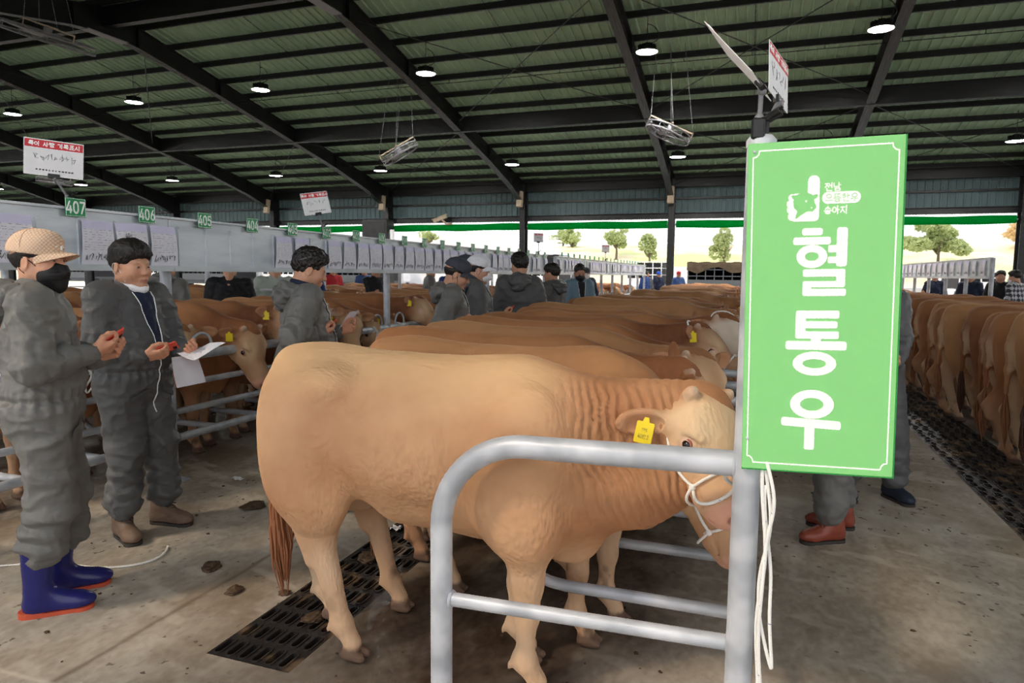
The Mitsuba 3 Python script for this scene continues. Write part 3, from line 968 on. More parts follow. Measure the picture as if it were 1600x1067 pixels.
    def E(c, r, k=.04, sub=False):
        H.ell(hp(*c), np.asarray(r) * hs, HR, k, sub)

    def C(a, b, ra, rb, k=.03, sub=False):
        H.cone(hp(*a), hp(*b), ra * hs, rb * hs, k, None, sub)
    E((.07, 0, -.085), (.125, .105, .095))
    E((.09, 0, -.045), (.135, .095, .05), .05)
    C((.10, 0, -.10), (.34, 0, -.115), .092, .064, .05)
    E((.385, 0, -.122), (.064, .078, .066), .04)
    E((.35, 0, -.08), (.08, .05, .035), .04)
    for s in (-1, 1):
        C((.06, s * .05, -.185), (.32, s * .02, -.165), .058, .036, .05)
        E((.10, s * .062, -.15), (.10, .048, .085), .05)
        E((.125, s * .092, -.05), (.045, .026, .03), .03)
        E((.165, s * .10, -.085), (.034, .02, .03), .02, True)
        E((.158, s * .094, -.085), (.027, .02, .023), .012)
        E((.437, s * .036, -.098), (.017, .012, .018), .012, True)
        C((.425, s * .05, -.150), (.29, s * .075, -.150), .006, .004, .012, True)
        E((.0, s * .085, -.01), (.022, .02, .028), .015)
        # ear: a leaf, hollow to the front
        er = V(-.25, s * .95, -.18 + earup)
        er = nrm(er)
        az = nrm(V(.75, 0, .55) - er * (V(.75, 0, .55) @ er))
        ER = HR @ np.stack([er, np.cross(az, er), az], 1)
        base = hp(.02 + .03 * hero, s * (.095 + .005 * hero), -.055 - .05 * hero)
        H.cone(base, base + ER @ V(.05, 0, 0), .03, .034, .03)
        H.ell(base + ER @ V(.105, 0, 0), (.095, .052, .020), ER, .02)
        H.ell(base + ER @ V(.10, 0, .022), (.072, .036, .018), ER, .012, True)
    C((.03, 0, -.20), (.05, 0, -.12), .105, .10, .06)
    head = H.mesh(2)
    m = cat(body, head)
    v = np.asarray(m.vertices).copy()
    N = vnormals(m)
    nb = len(body.vertices)
    # anatomy and folds
    sy = np.abs(v[:, 1])
    disp = np.zeros(len(v))
    x, z = v[:, 0], v[:, 2]
    isb = np.arange(len(v)) < nb
    flank = np.exp(-((x + .22) / .10) ** 2 - ((z - 1.06) / .05) ** 2) * (sy > .08)
    disp -= .018 * flank * isb
    disp -= .012 * np.exp(-((x + .33) / .05) ** 2 - ((z - .74) / .10) ** 2) * isb
    disp -= .010 * np.exp(-((x - .22 + (z - .8) * .25) / .035) ** 2 - ((z - .82) / .2) ** 2) * isb
    ribs = np.sin((x + .2 * (z - .8)) * 2 * PI / .075) * sstep(-.2, .0, x) * sstep(.3, .15, x) * sstep(.62, .8, z) * sstep(1.1, .95, z)
    disp += .0016 * ribs * isb
    q = meshkit.fbm(v * 9 + seed * 7.3, 3, 3) - .5
    disp += .006 * q * isb
    if h < .02:
        ax = nrm(poll - d * .1 - V(.45, 0, 1.0))
        u = (v - V(.45, 0, 1.0)) @ ax
        ph = u + .075 * (meshkit.fbm(v * V(4, 3, 3) + seed, 4, 8) - .5) * 2 + .06 * (z - 1.0)
        g = (.5 + .5 * np.cos(ph * 2 * PI / (.034 if hero else .045))) ** 3
        reg = sstep(.10, .24, u) * sstep(.66, .5, u) * isb * sstep(.64, .78, z)
        disp -= (.013 if hero else .008) * g * reg * (.25 + .75 * sstep(.03, .09, sy)) * (.35 + 1.3 * meshkit.noise(v * V(9, 4, 4), 4))
        # cheek and throat folds
        a = (v - poll) @ n / hs
        c = (v - poll) @ d / hs
        g2 = (.5 + .5 * np.cos((a + .5 * c + .03 * meshkit.noise(v * 12, 5)) * 2 * PI / .04)) ** 3
        disp -= .005 * g2 * (~isb) * sstep(-.11, -.17, c) * sstep(.30, .2, a)
    v += N * disp[:, None]
    m = trimesh.Trimesh(v, m.faces, process=False)
    # coat colours
    A = [(srgb(200, 158, 120), srgb(166, 116, 80)), (srgb(172, 116, 76), srgb(132, 82, 52)), (srgb(150, 96, 62), srgb(112, 68, 44)), (srgb(186, 136, 94), srgb(146, 100, 66))][tone]
    light, dark = np.array(A[0]), np.array(A[1])
    cr = srgb(216, 186, 154)
    mus = srgb(214, 160, 136)
    f1 = meshkit.fbm(v * V(3.2, 3.2, 3.2) + seed * 3.1, 4, 2)
    f2 = meshkit.fbm(v * V(26, 60, 14) + seed, 3, 6)
    t = sstep(.32, .75, f1) * .5
    hv = (v - poll) @ HR / hs / V(hl, 1, 1)
    hd = ~isb
    nearh = np.linalg.norm(v - poll, axis=1)
    t = t + (.75 if hero else .55) * sstep(.48, .72, x) * (1 - sstep(-.06, .08, hv[:, 0]) * hd) + .25 * (f2 - .5)
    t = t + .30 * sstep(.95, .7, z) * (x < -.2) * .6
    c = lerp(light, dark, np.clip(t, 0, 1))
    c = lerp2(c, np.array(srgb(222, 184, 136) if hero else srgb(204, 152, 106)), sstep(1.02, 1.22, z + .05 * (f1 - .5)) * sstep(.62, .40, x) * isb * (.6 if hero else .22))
    spine = np.exp(-(v[:, 1] / .05) ** 2) * sstep(.1, .5, x) * isb * sstep(1.0, 1.1, z) * sstep(.14, .34, nearh)
    c = lerp2(c, dark * .75, spine * .5)
    leg = sstep(.62, .38, z) * isb
    c = lerp2(c, np.array(cr), leg * .55 * (.6 + .8 * meshkit.noise(v * V(8, 8, 5) + seed, 7)) * (1.0 if tone in (0, 3) else .55))
    inner = ((N[:, 1] * np.sign(v[:, 1])) < -.2) & (z < .75) & isb
    c = lerp2(c, np.array(cr), inner * .4)
    rumpl = sstep(-.66, -.72, x) * (sy > .025) * (sy < .1) * sstep(.4, .6, z) * sstep(1.1, .95, z)
    c = lerp2(c, np.array(cr), rumpl * .55 * isb)
    dirt = sstep(.58, .74, meshkit.fbm(v * V(14, 14, 9) + seed * 5, 4, 9)) * sstep(.5, .12, z)
    c = lerp2(c, np.array(srgb(70, 52, 42)), dirt * (.25 if hero else .75))
    hoofc = sstep(.075, .055, z + .01 * meshkit.noise(v * 40, 3))
    c = lerp2(c, np.array(srgb(86, 66, 56)), hoofc * .9)
    # head markings
    pale = np.exp(-((hv[:, 0] - .17) / .085) ** 2 - ((np.abs(hv[:, 1]) - .085) / .05) ** 2) * hd
    c = lerp2(c, np.array(srgb(226, 190, 150)), pale * .8)
    c = lerp2(c, np.array(srgb(214, 176, 140)), hd * sstep(.22, .33, hv[:, 0]) * .55)
    c = lerp2(c, np.array(srgb(232, 206, 168) if not pale_face else srgb(236, 222, 204)), hd * sstep(-.02, .07, hv[:, 0]) * sstep(-.16, -.06, hv[:, 2]) * sstep(.34, .2, hv[:, 0]) * (.62 if hero else .9 if pale_face else .25) * (.75 + .5 * meshkit.noise(v * V(22, 22, 8), 6)))
    c = lerp2(c, np.array(mus), hd * sstep(.37, .405, hv[:, 0] + .01 * f2) * .9)
    c = lerp2(c, np.array(srgb(226, 186, 176)), hd * np.exp(-((hv[:, 0] - .158) / .022) ** 2 - ((hv[:, 2] + .085) / .022) ** 2) * (np.abs(hv[:, 1]) > .07) * .8)
    c = lerp2(c, np.array(srgb(70, 40, 34)), hd * np.exp(-((hv[:, 0] - .437) / .014) ** 2 - ((np.abs(hv[:, 1]) - .036) / .011) ** 2 - ((hv[:, 2] + .098) / .016) ** 2))
    c = lerp2(c, np.array(srgb(212, 190, 168)), hd * np.exp(-((hv[:, 0]) / .02) ** 2 - ((np.abs(hv[:, 1]) - .085) / .02) ** 2) * (hv[:, 2] > -.03) * .9)
    c = lerp2(c, np.array(srgb(205, 150, 115)), hd * (np.abs(hv[:, 1]) > .17) * (N @ (HR @ nrm(V(.75, 0, .55))) > .4) * .5)
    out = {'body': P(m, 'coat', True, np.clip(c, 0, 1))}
    # eyes
    for s in (-1, 1):
        e = move(trimesh.creation.icosphere(3, 1.0), HR @ np.diag([.019, .014, .0155]) * hs, hp(.160, s * .104, -.086))
        ev = np.asarray(e.vertices) - hp(.160, s * .104, -.086)
        look = ev @ (HR @ nrm(V(.1, s * 1, .12)))
        cc = np.where((look > .0085)[:, None], srgb(14, 8, 6), srgb(96, 58, 44))
        out['eye' if s < 0 else 'eye_001'] = P(e, 'wet_eye', True, cc)
        lid = tube(arc(hp(.160, s * .106, -.086), HR @ V(1, 0, 0), HR @ V(0, s * .12, 1), .0185, .1, PI - .1, 12), .005, 6)
        out['eyelid' if s < 0 else 'eyelid_001'] = P(lid, 'eyelid', True)
    # hair tuft of the tail
    rr_ = np.random.default_rng(seed + 5)
    st = []
    for k in range(110 if hero else 16):
        a, q = rr_.uniform(0, 2 * PI), rr_.uniform(.2, 1) ** .6
        o = V(math.cos(a), math.sin(a), 0) * (.045 if hero else .028) * q
        top = V(-.725, 0, (.74 if hero else .64) - .14 * rr_.random())
        ln = (.36 if hero else .24) + .14 * rr_.random()
        st.append(tube([top + o * .2, top + o * .9 + V(.006 * math.sin(k), 0, -ln * .35), top + o * 1.0 + V(.01 + .008 * math.sin(k * 2.3), .006 * math.cos(k), -ln * .7), top + o * .35 + V(.02, 0, -ln)], [.006, .008, .006, .001] if hero else [.008, .010, .008, .002], 4))
    out['tail_tuft'] = P(cat(*st), 'tail_hair' if tone != 2 else 'tail_hair_dark', True)
    return out, (poll, HR)


def lerp2(c, b, t):
    t = np.clip(np.asarray(t, float), 0, 1)[:, None]
    return c * (1 - t) + np.asarray(b) * t

# ---------------------------------------------------------------- the herd
def group_of(tag, shapes):
    """each part of a model becomes a shape group, so that copies are instances"""
    ids = {}
    for n, s in shapes.items():
        k = f'model_{tag}_{n}'
        scene[k] = {'type': 'shapegroup', 'shape': s}
        ids[n] = k
    return ids


def calf_instance(key, ids, M, parts_=None):
    for n, g in ids.items():
        if parts_ and n not in parts_:
            continue
        scene[f'{key}__{n}'] = {'type': 'instance', 'shape': {'type': 'ref', 'id': g}, 'to_world': M}


def tag_shapes():
    pl = sbox(-.022, -.03, .022, .026).buffer(.004, quad_segs=2)
    pl = pl.union(Polygon([(-.012, .024), (.012, .024), (.006, .044), (-.006, .044)]))
    return extrude(pl, .0018)


TAGM = tag_shapes()
TAG = P(TAGM, 'yellow_tag', False)


def ear_tag_at(key, M4, text=None):
    part(key, 'ear_tag', TAG, TF(M4.tolist()), 'yellow ear tag')


# the nearest calf
HERO = dict(h=.0082, hs=1.10, hl=.84, poll=(1.06, 0, 1.155), nose=(.46, -.46, -.76), dorsal=(.72, -.42, .55), fr=.46, fl=.35, rr=-.26, rl=-.52, hero=True, tone=0, earup=-.35)
shapes, (h_poll, h_HR) = make_cow(**HERO)
HERO_AT = V(-1.185, 2.38, 0)
hero = thing('calf', 'large pale tan calf standing nearest the camera behind the round hoop frame', 'calf')
for n, s in shapes.items():
    put(f'{hero}__{n}', s, tw(None, HERO_AT))


def hero_pt(a, b, c):
    return HERO_AT + h_poll + h_HR @ (V(a * HERO['hl'], b, c) * HERO['hs'])


TONES = {}


def variant(tag, **kw):
    if tag not in TONES:
        sh, fr = make_cow(**kw)
        TONES[tag] = (group_of(tag, sh), fr, kw)
    return TONES[tag]


FEED = dict(poll=(.99, 0, 1.06), nose=(.45, 0, -.9), dorsal=(.9, 0, .45))
ALERT = dict(poll=(.97, 0, 1.21), nose=(.84, -.06, -.55), dorsal=(.55, 0, .84), earup=.2)
LOOK = dict(poll=(.98, -.03, 1.24), nose=(.40, -.62, -.68), dorsal=(.42, -.52, .74), earup=-.15, hs=1.18)
AWAY = dict(poll=(.98, .04, 1.12), nose=(.55, .35, -.75), dorsal=(.8, .1, .6), earup=.4)
DOWN = dict(poll=(.90, -.02, .90), nose=(.42, -.12, -.90), dorsal=(.88, -.1, .4))
near = {'down': dict(h=.014, tone=3, seed=2, rr=-.46, rl=-.30, fr=.36, fl=.44, fat=.90, **DOWN), 'away': dict(h=.015, tone=1, seed=4, rr=-.35, rl=-.48, fr=.44, fl=.36, fat=.90, **AWAY),
        'front': dict(h=.015, tone=3, seed=6, rr=-.30, rl=-.46, fat=.90, poll=(.98, -.02, 1.13), nose=(.52, -.55, -.66), dorsal=(.50, -.44, .75), earup=.1),
        'feed': dict(h=.016, tone=1, seed=8, rr=-.5, rl=-.34, fat=.90, **FEED), 'look': dict(h=.015, tone=1, pale_face=True, seed=10, rr=-.36, rl=-.5, fat=.90, **LOOK), 'alert': dict(h=.016, tone=2, seed=12, fat=.90, rr=-.42, rl=-.3, **ALERT)}
far = {'far_feed': dict(h=.024, tone=1, seed=20, fat=.90, rr=-.5, rl=-.36, headh=.017, **FEED), 'far_alert': dict(h=.024, tone=2, seed=21, fat=.90, rr=-.32, rl=-.46, headh=.017, **ALERT),
       'far_pale': dict(h=.024, tone=3, seed=22, fat=.90, headh=.017, **AWAY)}


def place_calf(kind, x, y, label, group=None, rot=0.0, s=1.0, tag_=True, tail=True):
    ids, (poll, HR), kw = variant(kind, **(near.get(kind) or far[kind]))
    k = thing('calf', label, 'calf', group)
    M = mat4(rz(rot) * s, (x, y, 0))
    only = None if kind in near else ('body', 'tail_tuft')
    calf_instance(k, ids, TF(M.tolist()), only)
    if tag_:
        hs = kw.get('hs', 1.08)
        er = nrm(V(-.25, -.95, -.18 + kw.get('earup', 0)))
        az = nrm(V(.75, 0, .55) - er * (V(.75, 0, .55) @ er))
        ER = HR @ np.stack([er, np.cross(az, er), az], 1)
        p = poll + HR @ V(.02, -.095, -.055) * hs + ER @ V(.085, 0, .0) * 1.0
        R = np.stack([ER[:, 1], V(0, 0, 1) - 0 * ER[:, 0], ER[:, 2]], 1)
        z = nrm(ER[:, 2] * .6 + V(.1, -.8, .1))
        xx = nrm(np.cross(V(0, 0, 1), z))
        R = np.stack([xx, np.cross(z, xx), z], 1)
        T4 = M @ mat4(R, p + z * .024 + V(0, 0, -.03))
        put(f'{k}__ear_tag', TAG, TF(T4.tolist()), 'yellow ear tag')
    return k


# middle row
place_calf('down', -1.0, 2.80, 'second calf from the front in the middle row, muzzle lowered behind the lower bar', s=1.0)
place_calf('away', -1.27, 3.33, 'reddish calf third in the middle row, ears raised behind the nearest calf')
place_calf('front', -1.25, 3.85, 'tan calf with small horn buds, forehead turned to the camera, fourth in the middle row')
place_calf('feed', -1.30, 4.37, 'red-brown calf fifth in the middle row, head lowered')
place_calf('alert', -1.32, 4.89, 'dark chestnut calf sixth in the middle row')
place_calf('look', -1.16, 5.41, 'calf with a pale face turned to the camera and a dark eye, middle row')
place_calf('feed', -1.36, 5.93, 'red-brown calf directly behind the pale-faced calf in the middle row')
mid = ['far_pale', 'far_feed', 'far_alert', 'far_feed', 'far_pale', 'far_feed']
for k in range(36):
    y = 6.45 + .52 * k
    place_calf(mid[(k * 5 + k // 4) % 6], -1.30 + RND.uniform(-.18, .10), y + RND.uniform(-.02, .02), f'brown calf {ORD[k + 7]} from the front in the middle row, its back in view' if k < 9 else 'brown calf in the far part of the middle row, only its back in view', 'calves far along the middle row', rot=RND.uniform(-.03, .03), s=RND.uniform(.95, 1.05), tag_=k < 14)
# left row, behind the rail with the record board
place_calf('feed', -5.02, 3.02, 'calf behind the rail at the left edge, behind the man in the patterned cap', s=.98)
place_calf('alert', -5.10, 3.54, 'chestnut calf behind the rail between the two front men', s=1.0)
place_calf('front', -5.12, 4.06, 'calf behind the rail just behind the man with the mask under his chin')
place_calf('feed', -4.93, 4.60, 'red-brown calf with wrinkled neck behind the rail, right of the white hanging sheet', s=1.03)
place_calf('alert', -5.0, 5.13, 'dark chestnut calf behind the rail, just left of the man with glasses on his hair', s=1.02)
place_calf('look', -5.0, 5.66, 'calf behind the rail right behind the man with glasses on his hair')
place_calf('front', -4.98, 6.2, 'pale-faced calf looking over the rail right of the man with glasses on his hair')
place_calf('feed', -5.02, 6.68, 'calf behind the rail in front of the man in the dark cap')
for k in range(11):
    place_calf(mid[(k * 7 + 1) % 6], -5.03 + RND.uniform(-.08, .08), 7.2 + .52 * k, f'brown calf behind the left rail, {ORD[k]} beyond the man in the dark grey cap', 'calves far along the left row', s=RND.uniform(.95, 1.04))
for k in range(20):
    place_calf(mid[(k * 5 + 2) % 6], -5.03 + RND.uniform(-.08, .08), 14.04 + .52 * k, 'tiny brown calf under the distant record board beyond the man in the blue raincoat', 'calves under the distant record board', s=RND.uniform(.95, 1.04), tag_=k < 8)
# the pens further left
for k in range(26):
    place_calf(mid[(k * 7 + k // 3) % 6], -9.25 + RND.uniform(-.1, .1), 4.30 + .52 * k, 'brown calf in the pens far behind the men on the left', 'calves in the back left pens', s=RND.uniform(.95, 1.04), tag_=False)
# right row, rumps towards the aisle
for k in range(34):
    y = 5.22 + .52 * k
    kd = ['feed', 'alert', 'front', 'feed'][k % 4] if k < 7 else mid[(k * 5) % 6]
    lab = {2: 'brown calf at the right edge seen from behind, long tail hanging straight down', 3: 'second calf from the right edge, dark smear beside its tail', 4: 'third calf from the right edge, pale inner thighs, in the right row',
           5: 'fourth calf from the right edge, hind leg stepped back onto the grate'}.get(k, (f'brown calf in the right row, {ORD[k - 2]} from the right edge' if k < 14 else 'brown calf far along the right row behind the others') if k > 5 else 'brown calf of the right row just beyond the right edge')
    place_calf(kd, 2.62 + RND.uniform(-.14, .12), y, lab, None if 2 <= k <= 5 else ('calves further along the right row' if k > 5 else 'calves beyond the right edge'), rot=RND.uniform(-.10, .04), s=RND.uniform(.98, 1.06), tag_=False)

# ---------------------------------------------------------------- people
crinkle = lambda p, n, uv: dr.abs(2 * mikit.noise(p.x * 17 + p.z * 6, p.y * 17, p.z * 15) - 1) + .6 * dr.abs(2 * mikit.noise(p.x * 37, p.y * 37 + p.z * 9, p.z * 33) - 1)


def cloth(name, c, rough=.62, sheen=.3, bs=.010):
    mat(name, c, rough, spec=.35, sheen=sheen, bump=(crinkle, 3e-3), bscale=bs)


cloth('cov', srgb(108, 108, 106), .5, .4, .005)
cloth('cov2', srgb(90, 91, 92), .5, .4, .005)
cloth('black_cloth', srgb(26, 27, 32))
cloth('navy', srgb(28, 36, 62))
cloth('blue', srgb(38, 66, 128))
cloth('light_jacket', srgb(176, 184, 176))
cloth('blue_coat', srgb(110, 136, 152), .45)
cloth('grey_hood', srgb(150, 152, 152))
cloth('denim', srgb(60, 86, 140))
cloth('trousers', srgb(44, 46, 54))
cloth('lt_blue', srgb(150, 170, 205))
mat('check', mikit.proc(lambda p, n, uv: mikit.mix(srgb(60, 60, 70), srgb(190, 190, 196), mikit.smoothstep(.45, .55, .5 * (.5 + .5 * dr.sin(p.z * 70)) + .5 * (.5 + .5 * dr.sin((p.x + p.y) * 60))))), .8)
mat('hair', srgb(26, 22, 20), .45, spec=.5, bump=(lambda p, n, uv: mikit.noise(p.x * 260, p.y * 260, p.z * 60), 1e-3), bscale=.004)
mat('mask_black', srgb(20, 20, 22), .6)
mat('mask_white', srgb(236, 238, 242), .7)
mat('cap_dark', srgb(62, 66, 76), .8)
mat('cap_white', srgb(232, 234, 240), .8)
mat('cap_red', srgb(170, 36, 44), .8)
mat('cap_blue', srgb(40, 90, 190), .8)
mat('straw', srgb(196, 196, 206), .8)


def trellis(p, n, uv):
    a, b = p.x + p.y * .8, p.z
    u, v = (a * .9 + b) / .017, (a * .9 - b) / .017
    fu, fv = dr.abs(u - dr.floor(u) - .5), dr.abs(v - dr.floor(v) - .5)
    line = dr.maximum(mikit.smoothstep(.36, .46, fu), mikit.smoothstep(.36, .46, fv)) * .75
    return mikit.mix(srgb(226, 200, 172), srgb(172, 122, 104), line)


mat('cap_pattern', mikit.proc(trellis), .8)
mat('boot_blue', srgb(34, 36, 104), .28, spec=.5)
mat('sole_orange', srgb(196, 84, 56), .6)
mat('boot_brown', mikit.proc(lambda p, n, uv: mikit.mix(srgb(92, 70, 56), srgb(126, 106, 90), mikit.fbm(p.x * 20, p.y * 20, p.z * 30, 3))), .7)
mat('boot_red', mikit.proc(lambda p, n, uv: mikit.mix(srgb(118, 52, 38), srgb(150, 76, 56), mikit.fbm(p.x * 20, p.y * 20, p.z * 30, 3))), .4)
mat('sole_dark', srgb(58, 54, 50), .8)
mat('shoe_dark', srgb(36, 44, 60), .6)
mat('phone_red', srgb(226, 88, 72), .4)
mat('screen', srgb(16, 18, 24), .1, spec=.6)
mat('lens_clear', srgb(150, 150, 160), .1, .3)

SKIN = np.array(srgb(206, 158, 130))


def head_parts(h, spec):
    """meshes of one head in its own frame: x forward, y left, z up, origin between the ears"""
    w = spec.get('wide', 1.0)
    B = Field((-.13, -.115, -.24), (.135, .115, .14), h)
    B.ell((-.012, 0, .035), (.094, .076 * w, .086), k=.03)
    B.ell((.024, 0, -.03), (.070, .061 * w, .085), k=.03)
    for s in (-1, 1):
        B.cone((.0, s * .050 * w, -.055), (.062, s * .012, -.102), .026, .020, k=.03)
        B.ell((.056, s * .040 * w, -.034), (.026, .024, .026), k=.03)
        B.cone((.074, s * .036, .020), (.083, s * .012, .014), .010, .009, k=.016)
        B.ell((.089, s * .031, -.003), (.012, .019, .010), k=.012, sub=True)
        B.ell((.0735, s * .031, -.003), (.0145, .0165, .0115), k=.006)
        B.ell((.098, s * .0125, -.037), (.011, .008, .008), k=.008)
        B.ell((-.008, s * .077 * w, -.012), (.021, .008, .032), ry(.18) @ rz(s * .35), k=.008)
        B.ell((-.001, s * .086 * w, -.010), (.010, .005, .019), ry(.18) @ rz(s * .35), k=.005, sub=True)
    B.ell((.074, 0, -.104), (.020, .024, .016), k=.02)
    B.cone((.087, 0, .010), (.107, 0, -.032), .0075, .0125, k=.012)
    B.cone((.088, -.020, -.0665), (.0945, 0, -.0645), .0055, .007, k=.008)
    B.cone((.088, .020, -.0665), (.0945, 0, -.0645), .0055, .007, k=.008)
    B.cone((.088, -.014, -.077), (.088, .014, -.077), .008, .008, k=.008)
    B.cone((.103, -.024, -.0715), (.103, .024, -.0715), .0035, k=.003, sub=True)
    B.cone((-.022, 0, -.05), (-.040, 0, -.215), .056, .062, k=.03)
    m = B.mesh(2)
    v = np.asarray(m.vertices)
    sk = SKIN * spec.get('tan', 1.0)
    f = meshkit.fbm(v * 30, 3, 2)
    c = lerp(sk * 1.05, sk * .9 * V(1.03, .95, .92), f)
    x, y, z = v.T
    lips = np.exp(-((z + .0715) / .008) ** 2) * (np.abs(y) < .023) * (x > .07)
    c = lerp2(c, np.array(srgb(176, 104, 94)), lips * .75)
    rosy = np.exp(-((z + .03) / .025) ** 2 - ((np.abs(y) - .042) / .02) ** 2) * (x > .03)
    c = lerp2(c, np.array(srgb(204, 132, 110)), rosy * .35)
    stub = sstep(-.05, -.09, z) * (x > 0) * .18
    c = lerp2(c, np.array(srgb(120, 100, 90)), stub)
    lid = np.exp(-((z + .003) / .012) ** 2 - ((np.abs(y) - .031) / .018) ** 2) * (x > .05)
    c = lerp2(c, sk * .72, lid * .4)  # eyelid shading painted into the skin colour around the eyes
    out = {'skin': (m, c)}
    # eyes: almond patches of the eyeball showing between the lids; brows
    em, ec, bm = [], [], []
    for s in (-1, 1):
        uu = np.linspace(-1, 1, 13)
        g = []
        for a in uu:
            for b in np.linspace(-1, 1, 7):
                yy = a * .0125
                zz = b * .0046 * spec.get('eye_open', .68) * max(1 - a * a, 0) ** .6 + .001 * a * s
                xx = math.sqrt(max(1 - (yy / .0172) ** 2 - (zz / .0125) ** 2, 0)) * .0155
                g.append((.0736 + xx, s * .031 + yy, -.003 + zz))
        e = sheet(np.array(g), 13, 7, .0006)
        ev = np.asarray(e.vertices)
        d = np.hypot(ev[:, 1] - s * .031 - spec.get('gaze', 0) * .004, ev[:, 2] + .003)
        ec.append(np.where((d < .0070)[:, None], np.array(srgb(30, 20, 16)), np.array(srgb(196, 184, 176))))
        em.append(e)
        bx = [V(.0835 - .010 * q * q, s * (.014 + .034 * q), .020 + .006 * math.sin(q * 2.4)) for q in np.linspace(0, 1, 6)]
        bm.append(tube(bx, [.002, .0036, .004, .0036, .003, .001], 6))
    out['eyes'] = (cat(*em), np.vstack(ec))
    out['brows'] = cat(*bm)
    hs = spec.get('hair', 'short')
    if hs:
        H = Field((-.14, -.12, -.13), (.13, .12, .17), max(h * 1.1, .0048))
        H.ell((-.014, 0, .038), (.103, .084 * w, .094), k=.02)
        if hs in ('short', 'full', 'curly'):
            H.ell((.006, 0, .075), (.095, .082 * w, .055 + (.012 if hs != 'short' else 0)), k=.03)
        H.ell((.115, 0, -.018), (.085, .12, .082 if hs != 'full' else .066), k=.012, sub=True)
        for s in (-1, 1):
            H.ell((.034, s * .085 * w, -.035), (.050, .03, .052), k=.01, sub=True)
            H.ell((-.008, s * .085 * w, -.02), (.022, .02, .036), k=.006, sub=True)
        H.plane_cut((-.09, 0, -.075), (-.35, 0, -1))
        if spec.get('capped'):
            H.plane_cut((0, 0, .040), (-.12, 0, 1))
        if hs == 'full':
            for k in range(7):
                y = (k - 3) * .017
                H.cone((.062, y, .095), (.088, y + .008, .058 - .008 * ((k * 7) % 3)), .014, .005, k=.012)
        hm = H.mesh(1)
        N = vnormals(hm)
        hv = np.asarray(hm.vertices)
        amp = .010 if hs == 'curly' else .004
        fr = 75 if hs == 'curly' else 50
        hv = hv + N * ((meshkit.fbm(hv * V(fr, fr * 1.6, fr * .7), 2, 4) - .5) * 2 * amp)[:, None]
        out['hair'] = trimesh.Trimesh(hv, hm.faces, process=False)
    return out


def cap_parts(h=.005, tilt=.10, w=1.0):
    B = Field((-.14, -.12, -.03), (.13, .12, .16), h)
    B.ell((-.012, 0, .045), (.108, .090 * w, .092), k=.02)
    B.ell((.04, 0, .08), (.06, .07, .045), k=.03)
    B.plane_cut((0, 0, .030), (-tilt * 1.5, 0, -1))
    crown = B.mesh(1)
    nu, nv = 13, 9
    g = np.zeros((nu, nv, 3))
    for i, a in enumerate(np.linspace(-1, 1, nu)):
        for j, t in enumerate(np.linspace(0, 1, nv)):
            ang = a * 1.15
            x0, y0 = -.012 + .104 * math.cos(ang), .088 * w * math.sin(ang)
            ext = .080 * (1 - abs(a) ** 2.6) * t
            g[i, j] = (x0 + ext, y0 * (1 - .05 * t), .040 - .022 * a * a - .020 * t * (1 + .3 * a * a) + (x0 - .09) * tilt * 1.2)
    brim = sheet(g, nu, nv, .003)
    button = move(trimesh.creation.icosphere(1, .006), None, (-.012, 0, .138))
    seams = cat(*[tube([V(-.012 + .109 * math.sin(t) * math.cos(a), .091 * w * math.sin(t) * math.sin(a), .045 + .0935 * math.cos(t)) for t in np.linspace(.05, 1.45, 12)], .0013, 4) for a in np.arange(0, 2 * PI, PI / 3) + PI / 2])
    return crown, brim, cat(button, seams)


def hand_mesh(side, curl, spread=.0, thumb=.6, h=.0033):
    """x to the finger tips, z out of the back of the hand, thumb on +y for side = +1; returns mesh with the wrist at the origin"""
    B = Field((-.05, -.075, -.10), (.21, .085, .05), h)
    B.cone((-.035, 0, 0), (.01, 0, 0), .026, .025, k=.02, flat=(2, .78))
    for q, y in enumerate((.030, .010, -.010, -.029)):
        B.cone((.012, y * .55, 0), (.083, y, .0), .0155, .0125, k=.018)
    B.ell((.035, .024, -.012), (.034, .016, .016), k=.015)
    for q, (y, L) in enumerate(zip((.031, .0105, -.010, -.0295), (.066, .074, .069, .053))):
        c = curl[q] if hasattr(curl, '__len__') else curl
        p, a = V(.086, y, .0), 0.0
        pts = [p]
        for seg, f, b in ((0, .46, .9), (1, .31, 1.15), (2, .23, .75)):
            a += c * b
            p = p + L * f * V(math.cos(a), (y * spread * 6) * .2, -math.sin(a))
            pts.append(p)
        B.chain(pts, [.0098, .0090, .0083, .0068], k=.006)
    t0 = V(.022, .026, -.010)
    t1 = t0 + V(.036, .022, -.016 - .012 * thumb)
    t2 = t1 + V(.030, .004 - .012 * thumb, -.008)
    t3 = t2 + V(.022, -.004 - .010 * thumb, -.003)
    B.chain([t0, t1, t2, t3], [.016, .0125, .0110, .0085], k=.010)
    m = B.mesh(2)
    if side < 0:
        v = np.asarray(m.vertices) * V(1, -1, 1)
        m = trimesh.Trimesh(v, np.asarray(m.faces)[:, ::-1], process=False)
    return m


HANDS = {}


def hand(side, kind, fine=2):
    key = (side, kind, fine)
    if key not in HANDS:
        curl = {'hold': (.55, .6, .62, .66), 'pinch': (.62, .72, .85, .95), 'relax': (.32, .36, .40, .45), 'fist': (1.1, 1.15, 1.2, 1.2)}[kind]
        HANDS[key] = hand_mesh(side, curl, thumb={'hold': .3, 'pinch': .9, 'relax': .2, 'fist': 1.0}[kind], h={2: .0034, 1: .0056, 0: .008}[fine])
    return HANDS[key]


